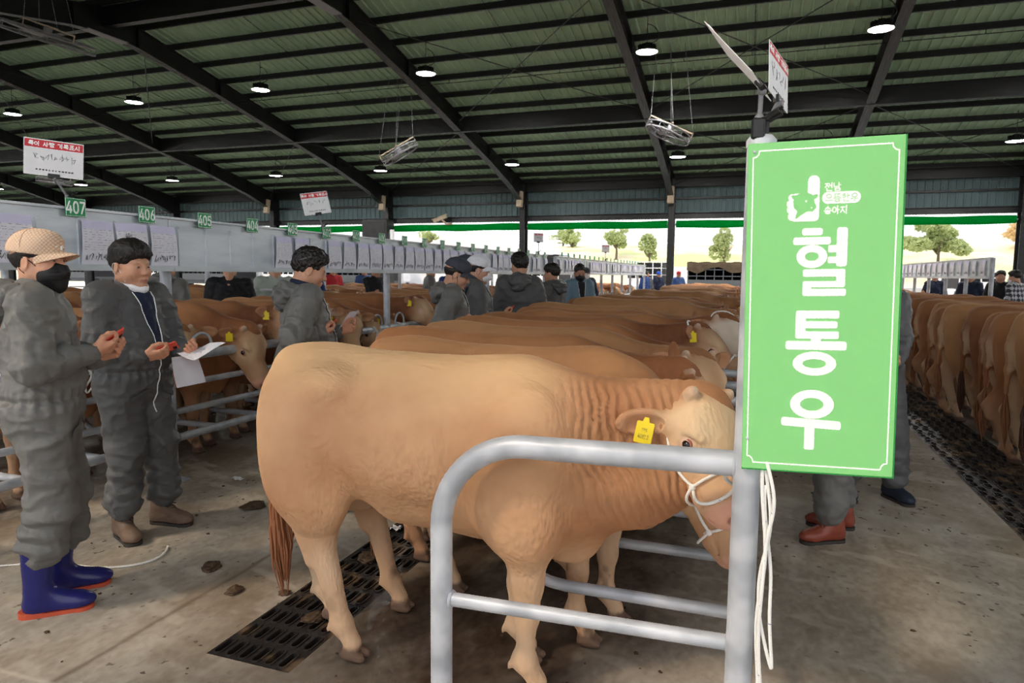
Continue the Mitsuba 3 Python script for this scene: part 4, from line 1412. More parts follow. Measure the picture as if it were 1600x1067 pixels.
def elbow_ik(S, W, pole, lu, lf):
    d = W - S
    L = np.linalg.norm(d)
    L2 = min(L, (lu + lf) * .998)
    u = d / L
    a = (lu * lu - lf * lf + L2 * L2) / (2 * L2)
    hh = math.sqrt(max(lu * lu - a * a, 0))
    p = np.asarray(pole, float)
    p = nrm(p - u * (p @ u))
    return S + u * a + p * hh


def person(label, x, y, yaw, height=1.72, lean=.0, arms=None, head=(0, 0, 0), feet=((.02, .11, .25), (.0, -.11, -.25)), top='cov', legs='cov', boots='rubber', hs=None, near=2, build=1.0, mask=None, cap=None, hood=True,
           zip_open=None, collar=None, group=None, hands=('hold', 'hold'), hand_dir=(None, None), seed=0, cuffz=.27, z0=0.0, shirt='navy', glasses=False, belly=0.0):
    """near: 2 close up, 1 middle, 0 far. arms: wrist positions (left, right) in the person's frame; head: (turn, nod, tilt)"""
    hs = dict(hs or {})
    hs['capped'] = bool(cap)
    k = thing('person', label, 'person', group)
    sc = height / 1.74
    R0 = rz(yaw)
    AT = V(x, y, z0)

    def W(m):
        return move(m, R0, AT)

    def Wp(p):
        return R0 @ np.asarray(p, float) + AT
    Rl = ry(lean)

    def tp(px, py, pz):
        return (V(0, 0, .96) + Rl @ V(px, py, pz - .96)) * sc
    h = {2: .0105, 1: .017, 0: .026}[near]
    neck = tp(-.01, 0, 1.50)
    hc = tp(.0, 0, 1.50) + V(.012, 0, .115) * sc + V(.05 * math.sin(max(head[1], 0)), 0, -.01 * max(head[1], 0))
    HRt = R_head = Rl @ rz(head[0]) @ ry(head[1]) @ rx(head[2])
    hips = [V(0, s * .095, .93) * sc for s in (1, -1)]
    ank = [V(f[0], f[1], .10) for f in feet]
    knees = [(hips[i] + ank[i]) / 2 + V(.035, .0, .0) for i in (0, 1)]
    arms = arms or [(.10, .26, .86), (.10, -.26, .86)]
    sh = [tp(-.005, s * .175 * build, 1.425) for s in (1, -1)]
    wr = [np.asarray(a, float) * sc for a in arms]
    poles = [V(-.5, .55, -.8), V(-.5, -.55, -.8)]
    elb = []
    for i in (0, 1):
        if np.linalg.norm(wr[i] - sh[i]) > .53 * sc:
            wr[i] = sh[i] + nrm(wr[i] - sh[i]) * .53 * sc
        elb.append(elbow_ik(sh[i], wr[i], poles[i], .285 * sc, .255 * sc))
    # --- clothes: one smooth union for the upper part, one for the legs
    b = build
    lo, hi = V(-.45, -.55, .0), V(.62, .55, 1.62 * sc + .02)
    pts = np.array([*wr, *elb, *sh, *ank, *knees])
    lo, hi = np.minimum(lo, pts.min(0) - .15), np.maximum(pts.max(0) + .15, V(.3, .35, 1.55))
    lo[2] = 0
    C = Field(lo, hi, h)
    C.ell(tp(.0, 0, 1.0), V(.150 + belly, .185 * b, .17) * sc, Rl, k=.08)
    C.ell(tp(.012 + belly, 0, 1.12), V(.140 + belly, .180 * b, .18) * sc, Rl, k=.08)
    C.ell(tp(.0, 0, 1.30), V(.138, .195 * b, .19) * sc, Rl, k=.08)
    C.cone(tp(-.01, .13 * b, 1.425), tp(-.01, -.13 * b, 1.425), .072 * sc, k=.06)
    C.cone(tp(-.015, 0, 1.42), tp(-.012, 0, 1.495), .085 * sc, .072 * sc, k=.04)
    for i in (0, 1):
        C.cone(sh[i], elb[i], .078 * sc * b, .070 * sc, k=.045)
        C.cone(elb[i], wr[i] + (elb[i] - wr[i]) * .08, .070 * sc, .050 * sc, k=.03)
    up = C
    if legs == top:
        L = C
    else:
        L = Field(lo, V(hi[0], hi[1], 1.1), h)
    L.ell(V(-.012, 0, .93) * sc, V(.150, .19 * b, .15) * sc, k=.06)
    for i in (0, 1):
        s = 1 if i == 0 else -1
        L.cone(hips[i] + V(0, 0, .0), knees[i], .118 * sc * b, .095 * sc, k=.04)
        cz = V(ank[i][0], ank[i][1], cuffz + .05)
        L.cone(knees[i], cz, .095 * sc, .088, k=.04)
        if cuffz < .5:
            L.cone(cz, V(ank[i][0] + .005, ank[i][1], cuffz), .090, .086, k=.02)

    def finish(Fd, seed_, col, waist=True):
        m = Fd.mesh(2)
        v = np.asarray(m.vertices)
        N = vnormals(m)
        n1 = meshkit.noise(v * V(6.5, 6.5, 6) + seed_ * 3.7, 2)
        n2 = meshkit.noise(v * V(15, 14, 17) + seed_ * 1.9, 3)
        A_ = 1.0 if near == 2 else .8
        d = A_ * (.016 * (1 - np.abs(2 * n1 - 1)) ** 3 + .009 * (1 - np.abs(2 * n2 - 1)) ** 3 - .007)
        lowleg = sstep(.66, .36, v[:, 2])
        ph = v[:, 2] + .11 * meshkit.noise(v * V(8, 8, 3.5) + seed_, 3) + .03 * np.arctan2(v[:, 1], v[:, 0])
        rings = np.abs(np.sin(ph * PI / .085)) - .6
        d = d + lowleg * .017 * rings * meshkit.noise(v * V(7, 7, 5) + seed_ + 9, 5) * 1.5
        for i in (0, 1):       # folds across the sleeves at the elbow and the cuff
            ax = nrm(wr[i] - elb[i])
            t = (v - elb[i]) @ ax
            q = np.linalg.norm(v - elb[i] - t[:, None] * ax, axis=1)
            on = (q < .13) * sstep(-.14, -.05, t) * sstep(.27, .18, t)
            d = d + on * .012 * (np.abs(np.sin((t + .09 * meshkit.noise(v * 9 + seed_, 8)) * PI / .075)) - .6) * meshkit.noise(v * 8 + seed_, 4) * 1.6
        if waist and legs == top:
            d = d - .016 * np.exp(-((v[:, 2] - 1.0 * sc) / .014) ** 2) * (np.abs(v[:, 0]) < .24)
            d = d + .006 * np.sin(np.arctan2(v[:, 1], v[:, 0]) * 26) * np.exp(-((v[:, 2] - 1.0 * sc) / .05) ** 2) * (np.abs(v[:, 0]) < .22)
        v = v + N * d[:, None]
        return trimesh.Trimesh(v, m.faces, process=False)
    name_top = 'coverall' if legs == top else 'jacket'
    cm = finish(C, seed, top)
    put(f'{k}__{name_top}', P(W(cm), top, True))
    if legs != top:
        lm = finish(L, seed + 9, legs, False)
        put(f'{k}__trousers', P(W(lm), legs, True))

    # --- things lying on the front of the clothes
    from scipy.spatial import cKDTree
    cv, cn = np.asarray(cm.vertices), vnormals(cm)
    front = (cn[:, 0] > .15) & (np.abs(cv[:, 1]) < .22)
    tree = cKDTree(cv[front][:, 1:]) if front.sum() > 8 else None

    def on_front(yy, zz, off=.004):
        dd, ii = tree.query([yy, zz], 8)
        return V(cv[front][ii, 0].max() * .5 + cv[front][ii, 0].mean() * .5 + off, yy, zz)
    if zip_open and near >= 1:
        zb = zip_open * sc                       # how low the zip stands open
        zt = tp(0, 0, 1.46)[2]
        n_ = 12
        lft, rgt, g = [], [], []
        for q in np.linspace(0, 1, n_):
            zz = zt + (zb - zt) * q
            hw = .058 * (1 - q) ** .8 + .004
            row = [on_front(hw * s_, zz, .003) for s_ in np.linspace(-1, 1, 7)]
            g.append(row)
            lft.append(on_front(hw, zz, .006)); rgt.append(on_front(-hw, zz, .006))
        put(f'{k}__shirt', P(W(sheet(np.array(g), n_, 7, .003)), shirt, True), label='dark shirt in the open collar' if shirt in ('navy', 'black_cloth') else None)
        tail_ = [on_front(.006 + .02 * q, zb - (zb - .74 * sc) * q, .006) for q in np.linspace(0, 1, 12)] if near == 2 else []
        put(f'{k}__zip', P(W(cat(tube(lft + tail_, .0040, 6), tube(rgt, .0026, 6))), 'white', True), label='white zip')
    if near == 2:
        pk = [on_front(-.07 + .0 * q, .86 * sc, .004) for q in (0, 1)]
        for s_ in (-1, 1):
            g = [[on_front(s_ * (.06 + .09 * u), (.90 - .03 * t - .05 * u) * sc, .004 + .004 * (1 - t)) for u in np.linspace(0, 1, 6)] for t in np.linspace(0, 1, 3)]
            part(k, 'pocket_flap', P(W(sheet(np.array(g), 3, 6, .003)), top, True))
    if hood and near >= 1:
        Hd = Field((-.34, -.24, 1.25), (.20, .24, 1.68), .012 if near == 2 else .018)
        for q in range(9):
            a = -2.3 + 4.6 * q / 8
            p0 = tp(-.045 + -.085 * math.cos(a), .105 * math.sin(a), 1.49 - .05 * (1 - math.cos(a)) * .5)
            Hd.ell(p0 / 1.0, (.036, .036, .034), k=.04)
        Hd.ell(tp(-.135, 0, 1.44), (.055, .12, .075), k=.05)
        Hd.ell(tp(-.155, .02, 1.40), (.04, .09, .07), k=.04)
        hm = Hd.mesh(2)
        N = vnormals(hm); v = np.asarray(hm.vertices)
        nn = meshkit.noise(v * V(13, 11, 24) + seed, 5)
        v = v + N * (.026 * (1 - np.abs(2 * nn - 1)) ** 2 - .016 + .02 * (meshkit.noise(v * V(28, 26, 40) + seed, 7) - .5))[:, None]
        put(f'{k}__hood', P(W(trimesh.Trimesh(v, hm.faces, process=False)), top, True))
    if collar:
        put(f'{k}__collar', P(W(tube([tp(-.01 + .075 * math.cos(a), .075 * math.sin(a), 1.515 - .018 * math.cos(a)) for a in np.linspace(0, 2 * PI, 22)], .017, 8)), collar, True))

    # --- head, hair, hands: the body is one mesh
    hh = {2: .0042, 1: .0062, 0: .0105}[near]
    hp_ = head_parts(hh, hs)

    def HW(m):
        return move(m, R0 @ HRt * sc * hs.get('scale', 1.06), AT + R0 @ hc)
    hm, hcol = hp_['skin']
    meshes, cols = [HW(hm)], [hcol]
    hand_frames = []
    for i, s in ((0, 1), (1, -1)):
        kind = hands[i]
        fx = nrm(wr[i] - elb[i])
        hd_ = hand_dir[i]
        if hd_ is None and kind == 'hold':
            fx = nrm(fx * V(1, 1, .4) + V(.2, 0, .28))
        if hd_ is not None:
            fx, up_ = nrm(V(*hd_[0])), V(*hd_[1])
        else:
            up_ = V(.1, s * .6, -.75) if kind == 'hold' else V(0, s * .8, .6) if kind != 'relax' else V(.2, s, 0)
        Rh = frame(fx, up_)
        hm_ = hand(-s, kind, near)
        base = wr[i]
        hand_frames.append((R0 @ Rh, Wp(base), s))
        m2 = move(hm_, R0 @ Rh, Wp(base))
        meshes.append(m2)
        sk = SKIN * hs.get('tan', 1.0)
        vv = np.asarray(hm_.vertices)
        cols.append(lerp(sk * V(1.05, .97, .95), sk * V(.96, .82, .78), meshkit.fbm(vv * 60, 2, 3)))
    # the limbs and trunk under the clothes, joined to head and hands
    Bd = Field(lo, V(hi[0], hi[1], 1.6), .03)
    Bd.ell(tp(0, 0, 1.25), V(.09, .13, .22) * sc, Rl, k=.05).ell(V(0, 0, .97) * sc, V(.09, .13, .13) * sc, k=.05)
    Bd.cone(tp(-.012, 0, 1.40), neck + V(0, 0, .0), .06, .055, k=.04)
    for i in (0, 1):
        Bd.cone(sh[i], elb[i], .045, .042, k=.03).cone(elb[i], wr[i], .042, .032, k=.02)
        Bd.cone(hips[i], knees[i], .07, .05, k=.03).cone(knees[i], ank[i] + V(-.035, 0, .12), .045, .03, k=.03)
    bm = Bd.mesh(1)
    meshes.append(W(bm)); cols.append(np.tile(SKIN * hs.get('tan', 1.0), (len(bm.vertices), 1)))
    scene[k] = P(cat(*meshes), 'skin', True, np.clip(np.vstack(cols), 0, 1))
    if near >= 1 and not hs.get('faceless'):
        e, ec = hp_['eyes']
        put(f'{k}__eyes', P(HW(e), 'wet_eye', True, ec))
        put(f'{k}__eyebrows', P(HW(hp_['brows']), 'hair', True))
    if 'hair' in hp_:
        put(f'{k}__hair', P(HW(hp_['hair']), hs.get('hair_mat', 'hair'), True))
    if cap:
        cr, br, bt = cap_parts(.0045 if near == 2 else .008, w=hs.get('wide', 1.0))
        put(f'{k}__cap', P(HW(cr), cap, True))
        if cap != 'beanie':
            put(f'{k}__cap__brim', P(HW(br), cap, True))
            put(f'{k}__cap__seams', P(HW(bt), cap, True))
    if mask:
        mcol, mpos = mask
        M_ = Field((-.02, -.09, -.16), (.14, .09, .02), .004 if near == 2 else .006)
        if mpos == 'on':
            M_.ell((.048, 0, -.060), (.068, .070, .062), k=.02)
            M_.cone((.094, 0, -.014), (.108, 0, -.05), .018, .020, k=.02)
            M_.cone((.03, 0, -.09), (.072, 0, -.106), .056, .036, k=.02)
            M_.plane_cut((.088, 0, -.012), (.35, 0, 1))
            M_.plane_cut((.026, 0, 0), (-1, 0, 0))
        elif mpos == 'cone':
            M_.ell((.050, 0, -.058), (.064, .064, .055), k=.02)
            M_.cone((.09, 0, -.03), (.118, 0, -.060), .026, .018, k=.03)
            M_.plane_cut((.088, 0, -.010), (.35, 0, 1))
            M_.plane_cut((.026, 0, 0), (-1, 0, 0))
        else:      # pulled down under the chin
            M_.chain([(.0, .060, -.085), (.05, .042, -.108), (.082, 0, -.116), (.05, -.042, -.108), (.0, -.060, -.085)], [.008, .015, .017, .015, .008], k=.012)
            M_.ell((.058, 0, -.120), (.036, .044, .020), k=.02)
        mm = M_.mesh(2)
        mk = f'{k}__face_mask'
        put(mk, P(HW(mm), mcol, True))
        lp = []
        for s in (-1, 1):
            zt_, zb_ = (-.030, -.095) if mpos in ('on', 'cone') else (-.082, -.098)
            e0 = V(-.018, s * .082 * hs.get('wide', 1.0), .012)
            lp.append(tube(spline([V(.034, s * .064, zt_), V(.012, s * .076, (zt_ + .03) / 2), e0, V(-.03, s * .082, -.025), V(.006, s * .068, -.065), V(.034, s * .056, zb_)], 20), .0016, 5))
        put(f'{mk}__ear_loops', P(HW(cat(*lp)), mcol, True))
        if mpos == 'on' and near == 2:
            pl_ = [tube([V(.048 + .0690 * math.cos(a), .0705 * math.sin(a), zz) for a in np.linspace(-1.1, 1.1, 14)], .0012, 4) for zz in (-.05, -.066, -.082)]
            put(f'{mk}__pleats', P(HW(cat(*pl_)), mcol, True))
    if glasses:
        gl = []
        for s in (-1, 1):
            c0 = V(.055, s * .034, .115)
            gl.append(tube(arc(c0, (0, 1, 0), nrm(V(-.75, 0, .65)), .024, 0, 2 * PI, 20), .0022, 5))
            gl.append(tube([c0 + V(-.002, s * .024, .0), V(-.02, s * .088, .075), V(-.075, s * .088, .04)], .002, 5))
        gl.append(tube([V(.058, -.010, .118), V(.058, .010, .118)], .002, 5))
        put(f'{k}__glasses', P(HW(cat(*gl)), 'lens_clear', True))
    # --- footwear
    for i in (0, 1):
        f = feet[i]
        Rf = rz(f[2])

        def FW(m):
            return move(m, R0 @ Rf, AT + R0 @ V(f[0], f[1], 0))
        Bt = Field((-.14, -.09, -.01), (.24, .09, .42), .0085 if near == 2 else .015 if near == 1 else .022)
        tall = .36 if boots == 'rubber' else .17 if boots != 'shoe' else .10
        Bt.cone((-.035, 0, .07), (-.02, 0, tall), .052, .072 if boots == 'rubber' else .052, k=.03)
        Bt.cone((-.05, 0, .045), (.115, 0, .040), .044, .042, k=.03)
        Bt.ell((.12, 0, .042), (.075, .047, .036), k=.03)
        Bt.cone((-.03, 0, .11), (.09, 0, .055), .045, .03, k=.03)
        Bt.plane_cut((0, 0, .018), (0, 0, -1))
        nm = part(k, 'boot' if boots != 'shoe' else 'shoe', P(FW(Bt.mesh(2)), {'rubber': 'boot_blue', 'brown': 'boot_brown', 'red': 'boot_red', 'shoe': 'shoe_dark'}[boots], True))
        sole = LineString([(-.055, 0), (.03, 0), (.125, 0)]).buffer(.042).union(Point(.135, 0).buffer(.048))
        sm = extrude(sole, .018)
        if boots == 'rubber':
            sm = cat(sm, extrude(LineString([(-.07, 0), (-.03, 0)]).buffer(.041), .027))
        put(f'{nm}__sole', P(FW(sm), 'sole_orange' if boots == 'rubber' else 'sole_dark', False))
        if boots in ('brown', 'red') and near >= 1:
            lc = [tube(spline([V(.035 + .018 * q, -.030, .105 - .013 * q), V(.045 + .018 * q, 0, .122 - .016 * q), V(.035 + .018 * q + .018, .030, .098 - .013 * q)], 8), .003, 5) for q in range(4)]
            bow = [tube(arc((.045, s_ * .02, .128), (1, 0, .1), (0, s_, -.4), .016, 0, 2 * PI, 12), .0026, 5) for s_ in (-1, 1)]
            put(f'{nm}__laces', P(FW(cat(*lc, *bow)), 'sole_dark', True))
    return {'key': k, 'hands': hand_frames, 'W': Wp, 'R': R0, 'head': HW, 'on_front': on_front if tree is not None else None}


def phone(p, i, label, tilt=0.0, red=True, off=(.098, 0, -.030)):
    """a phone lying in the palm of hand i of person p"""
    Rh, o, s = p['hands'][i]
    R = Rh @ ry(.25 + tilt)
    t = thing('smartphone', label, 'phone')
    M = mat4(R, o + Rh @ V(*off))
    bd = box(V(-.075, -.036, -.006), V(.075, .036, .003), .004)
    put(f'{t}__case', P(move(bd, R, M[:3, 3]), 'phone_red' if red else 'black_plastic', 30))
    put(f'{t}__screen', P(move(box(V(-.071, -.033, .0028), V(.071, .033, .0042), .001), R @ np.diag([1, 1, -1.0]) if False else R, M[:3, 3] + R @ V(0, 0, -.0105) * 1.0), 'screen', 30))
    put(f'{t}__camera', P(move(cat(box(V(.045, -.026, .003), V(.066, -.004, .0055), .001), move(trimesh.creation.cylinder(.006, .003, sections=14), None, (.056, -.015, .0065))), R, M[:3, 3]), 'black_plastic', 30))
    return t


def held_paper(pts_w, label, lines=True):
    """a sheet given by a grid of world points"""
    g = np.asarray(pts_w, float)
    t = thing('paper_sheet', label, 'paper')
    put(t, P(sheet(g, g.shape[0], g.shape[1], .0008), 'paper', True))
    return t

# the two men in front
p1 = person('man in a patterned beige cap, black mask, grey coverall and blue rubber boots', -3.02, 2.17, .84, 1.71, arms=[(.24, .04, 1.17), (.21, -.14, 1.20)], head=(-.50, -.04, 0),
            feet=((.04, .12, .1), (-.02, -.10, -.08)), hs={'hair': 'short', 'tan': 1.02}, mask=('mask_black', 'on'), cap='cap_pattern', cuffz=.30, seed=1, build=1.06)
p2 = person('man with a white mask under his chin, open grey coverall and brown boots', -3.42, 3.0, .04, 1.70, arms=[(.29, .11, 1.10), (.20, -.10, 1.09)], head=(-.02, .06, .03),
            feet=((.06, .13, .1), (.02, -.13, -.45)), hs={'hair': 'full', 'wide': 1.06, 'tan': 1.03, 'scale': 1.13}, mask=('mask_white', 'chin'), boots='brown', top='cov2', legs='cov2', zip_open=1.06, seed=2, build=1.12, belly=.02, cuffz=.20)
p3 = person('man with glasses pushed up on his curly hair, grey coverall, reading papers', -2.72, 3.65, .75, 1.69, arms=[(.27, .11, 1.19), (.10, -.15, 1.19)], head=(0, .22, 0), lean=.06,
            hs={'hair': 'curly', 'wide': 1.05, 'tan': .96, 'eye_open': .35}, boots='brown', zip_open=1.16, seed=3, glasses=True, build=1.12, belly=.03, collar='navy', cuffz=.2)
p4 = person('man in a dark grey cap and grey coverall with a black mask under his chin', -2.4, 5.17, .48, 1.67, arms=[(.22, .06, 1.13), (.10, -.13, 1.18)], head=(-.05, .22, 0), lean=.10,
            hs={'hair': 'short', 'tan': .92}, mask=('mask_black', 'chin'), cap='cap_dark', near=1, seed=4, zip_open=1.2, shirt='black_cloth')
p5 = person('man in a white cap and white mask, dark grey coverall, holding up a phone', -2.5, 6.03, .50, 1.71, arms=[(.18, .16, 1.08), (.24, -.10, 1.17)], head=(-.02, .12, 0), top='cov2', legs='cov2',
            hs={'hair': 'short', 'tan': .95}, mask=('mask_white', 'cone'), cap='cap_white', near=1, seed=5, zip_open=1.15, shirt='grey_hood')
p5b = person('man in a black cap mostly hidden behind the man in the white cap', -2.75, 6.35, .9, 1.72, hs={'hair': 'short'}, cap='cap_dark', near=0, seed=6)
p6 = person('spiky-haired man in a grey coverall with his back turned, before the black roof post', -2.45, 7.15, 1.95, 1.77, head=(.35, .05, 0), hs={'hair': 'curly', 'tan': .9}, near=1, seed=7, top='cov2', legs='cov2')
p7 = person('dark-haired man in grey looking left, beside the man in the blue-grey raincoat', -2.5, 8.62, 2.85, 1.68, head=(.12, .0, 0), hs={'hair': 'full', 'tan': .9}, near=1, seed=8, top='cov2', legs='cov2')
p8 = person('man in a blue-grey raincoat and black mask, looking down at a phone', -2.55, 10.25, -.95, 1.71, head=(-.1, .3, 0), arms=[(.30, .07, 1.08), (.30, -.07, 1.08)], hs={'hair': 'buzz', 'tan': .75}, mask=('mask_black', 'on'), near=1, seed=9,
            top='blue_coat', legs='trousers', zip_open=1.0, shirt='black_cloth')
p9 = person('man in red-brown lace-up boots standing behind the big green sign', .50, 4.42, 3.4, 1.72, feet=((.06, .12, .25), (-.08, -.12, -.25)), hs={'hair': 'full'}, near=1, seed=10, boots='red', cuffz=.19, arms=[(.3, .1, 1.1), (.3, -.1, 1.1)])
p10 = person('man in dark shoes mostly hidden behind the right edge of the green sign', 0.80, 5.3, -1.25, 1.70, hs={'hair': 'short'}, near=1, seed=11, boots='shoe', top='cov2', legs='cov2', cuffz=.16, build=.92, arms=[(.24, .02, 1.0), (.24, -.10, 1.0)], feet=((.05, .17, .2), (.0, -.14, -.2)))
# what they hold
phone(p1, 1, 'phone in a coral red case held by the man in the patterned cap')
phone(p2, 1, 'red phone held by the man with the white mask under his chin')
phone(p3, 1, 'black phone with a red edge held by the man with glasses on his hair', red=True)
phone(p5, 1, 'red phone held out by the man in the white cap')
phone(p8, 1, 'red phone held by the man in the blue-grey raincoat')


def grid_paper(p, i, off, u, v, label, curl=.02, n=7):
    """sheet hanging from hand i of p: off, u, v in the person's frame from the wrist"""
    o = p['hands'][i][1]
    g = [[o + p['R'] @ (V(*off) + V(*u) * a + V(*v) * b + V(*np.cross(nrm(u), nrm(v))) * curl * math.sin(a * 2.6 + b * 2)) for b in np.linspace(0, 1, n)] for a in np.linspace(0, 1, n)]
    return held_paper(np.array(g), label)


grid_paper(p2, 0, (.06, -.13, .01), (.05, .20, .05), (.12, .0, -.02), 'folded white sheet in the left hand of the man with the mask under his chin')
grid_paper(p2, 0, (.06, -.17, -.01), (.0, .20, .0), (.04, .0, -.17), 'white sheet hanging below the hands of the man with the mask under his chin', .012)
grid_paper(p3, 0, (-.06, -.05, -.09), (.12, -.02, .22), (.06, .13, .02), 'white papers in the left hand of the man with glasses on his hair')
grid_paper(p4, 0, (.0, -.06, .0), (.17, -.02, .14), (.02, .14, .02), 'sheet of paper held by the man in the dark grey cap', .035)
t = thing('pen', 'thin white pen in the hand of the man in the dark grey cap', 'pen')
Rh, o, s = p4['hands'][1]
put(t, P(tube([o + Rh @ V(.06, .02, .03), o + Rh @ V(.12, .02, -.05)], [.004, .002], 6), 'white'))
# white letters on the front of the patterned cap
stroke = lambda pts, w: LineString(pts).buffer(w, cap_style=2, join_style=2)
NY = affinity.scale(unary_union([stroke([(-.02, -.018), (-.02, .02)], .0036), stroke([(-.02, .02), (.014, -.018)], .0042), stroke([(.014, -.022), (.014, .018)], .0036), stroke([(-.014, .026), (.0, .004), (.018, .026)], .0036), stroke([(.0, .006), (.0, -.028)], .0036)]), 1.25, 1.25, origin=(0, 0))
nm = move(extrude(NY, .003), None, (0, 0, 0))
v = np.asarray(nm.vertices)
bx_, by_, bz_ = v[:, 0], v[:, 1], v[:, 2]
pos = np.stack([bx_ * 0, bx_, by_ + .078], 1)
rr = np.sqrt(np.maximum(1 - (pos[:, 1] / .092) ** 2 - ((pos[:, 2] - .045) / .094) ** 2, .05))
pos[:, 0] = -.012 + .108 * rr + .006 + bz_
put(p1['key'] + '__cap__letters', P(p1['head'](trimesh.Trimesh(pos, nm.faces, process=False)), 'letter_white', False), label='white interlocking letters N and Y')
# men in the aisles behind
bg = [('man in a black jacket seen from behind, bent over the calves behind the left rail', -6.35, 7.05, 2.2, dict(top='black_cloth', legs='trousers', hood=False, hs={'hair': 'short', 'hair_mat': 'straw2'}, lean=.28, near=1, build=1.15)),
      ('man in a pale grey-green jacket with a white back stripe and a sun hat', -6.35, 7.95, 2.2, dict(top='light_jacket', legs='trousers', hood=False, hs={'hair': 'short'}, lean=.15, near=1, build=1.15)),
      ('man in a blue jacket just left of the man with glasses on his hair', -6.5, 8.9, 2.5, dict(top='blue', legs='trousers', hood=False, hs={'hair': 'buzz'}, lean=.1, near=1)),
      ('man in a grey coverall directly right of the first thick rail post at left', -6.4, 6.05, 1.9, dict(hs={'hair': 'short'}, lean=.2, near=1)),
      ('man in a grey coverall and white mask, in the gap between the two front men', -6.5, 3.9, .2, dict(hs={'hair': 'short'}, mask=('mask_white', 'on'), near=1, lean=.2)),
      ('man in grey bent over, left of the masked one between the two front men', -6.4, 3.45, 1.2, dict(hs={'hair': 'short'}, near=0, lean=.35)),
      ('man in a black jacket with folded arms under the left record board', -6.5, 10.9, -.5, dict(top='black_cloth', legs='trousers', hood=False, hs={'hair': 'short', 'tan': .85}, arms=[(.22, -.08, 1.18), (.24, .08, 1.14)], near=1)),
      ('man in grey under the record board, left of the man in the dark cap', -6.4, 12.9, .7, dict(hs={'hair': 'short'}, near=0)),
      ('man in a blue jacket far back, beside the man in the dark cap', -6.6, 14.3, 1.8, dict(top='blue', legs='trousers', hood=False, hs={'hair': 'short'}, near=0)),
      ('man in a red vest far back, seen under the record board', -10.6, 15.6, -.6, dict(top='cap_red', legs='trousers', hood=False, hs={'hair': 'short'}, near=0)),
      ('man in a blue top far back, seen under the record board', -10.5, 17.0, -.8, dict(top='denim', legs='trousers', hood=False, hs={'hair': 'short'}, near=0)),
      ('man in a dark coverall at the left edge beyond the board, under the first sheet', -6.6, 2.6, .4, dict(top='black_cloth', legs='trousers', hs={'hair': 'short'}, near=0)),
      ('man in a navy jacket and white mask far behind the blue-grey raincoat', -3.9, 16.4, -1.0, dict(top='navy', legs='trousers', hood=False, hs={'hair': 'short'}, mask=('mask_white', 'on'), cap='cap_dark', near=0)),
      ('man in a dark coverall standing far back before the white trucks', -4.15, 28.0, -.9, dict(top='cov2', legs='cov2', hs={'hair': 'short', 'tan': .8}, near=0)),
      ('man in a bright blue cap far back among the white trucks', -3.95, 30.0, -.9, dict(top='navy', legs='trousers', hood=False, hs={'hair': 'short', 'tan': .8}, cap='cap_blue', near=0)),
      ('man in a blue jacket and white mask far back in front of the white trucks', -4.1, 27.2, 2.6, dict(top='blue', legs='trousers', hood=False, hs={'hair': 'short'}, mask=('mask_white', 'on'), near=0)),
      ('man in a red cap and light blue jacket far back beside the middle roof post', -3.05, 29.5, -1.2, dict(top='denim', legs='trousers', hood=False, hs={'hair': 'short', 'tan': .7}, cap='cap_red', near=0)),
      ('man in a navy blazer and pale shirt behind the right record board', 4.75, 18.7, -1.9, dict(top='navy', legs='trousers', hood=False, hs={'hair': 'short'}, near=0, zip_open=None)),
      ('man in a black coat between two posts of the right record board', 4.85, 17.0, -1.8, dict(top='black_cloth', legs='trousers', hood=False, hs={'hair': 'short'}, near=0)),
      ('man in a checked shirt and white mask by the right record board', 4.75, 15.6, 2.4, dict(top='check', legs='trousers', hood=False, hs={'hair': 'short'}, mask=('mask_white', 'on'), near=0, lean=.12)),
      ('man in a navy jacket right of the end post of the right record board', 5.35, 16.9, 2.9, dict(top='blue', legs='trousers', hood=False, hs={'hair': 'short', 'tan': .8}, near=0, height=1.78)),
      ('person in a grey hooded sweater with the hood up near the right edge', 5.45, 16.0, 3.0, dict(top='grey_hood', legs='trousers', hood=False, hs={'hair': 'short', 'hair_mat': 'grey_hood'}, near=0)),
      ('man in black with a white mask at the right edge', 5.75, 16.1, 2.9, dict(top='black_cloth', legs='trousers', hood=False, hs={'hair': 'short'}, mask=('mask_white', 'on'), near=0)),
      ('man in a dark jacket just right of the green sign, far back', 4.6, 21.4, -1.8, dict(top='navy', legs='trousers', hood=False, hs={'hair': 'short'}, near=0))]
mat('straw2', srgb(150, 126, 84), .8)
for i, (lab, x, y, yaw, kw) in enumerate(bg):
    kw = dict(kw)
    pp = person(lab, x, y, yaw, kw.pop('height', 1.71), seed=20 + i, boots='brown', cuffz=.2, **kw)
    if i == 1:
        cvs = [pp['W'](V(-.165 - .0 * abs(q), q * .19, 1.30)) for q in np.linspace(-1, 1, 9)]
        put(pp['key'] + '__stripe', P(tube([c + pp['R'] @ V(-.035 + .05 * abs(q) ** 2, 0, 0) for c, q in zip(cvs, np.linspace(-1, 1, 9))], .018, 6), 'white'), label='white stripe across the back')
        put(pp['key'] + '__sun_hat', P(pp['head'](move(cat(lathe([(.155, -.012), (.15, .0), (.10, .02), (.098, .07), (.07, .11), (0, .12)], 24), lathe([(.155, -.012), (.11, .0), (.09, .01)], 24)), None, (-.012, 0, .025))), 'straw', True))

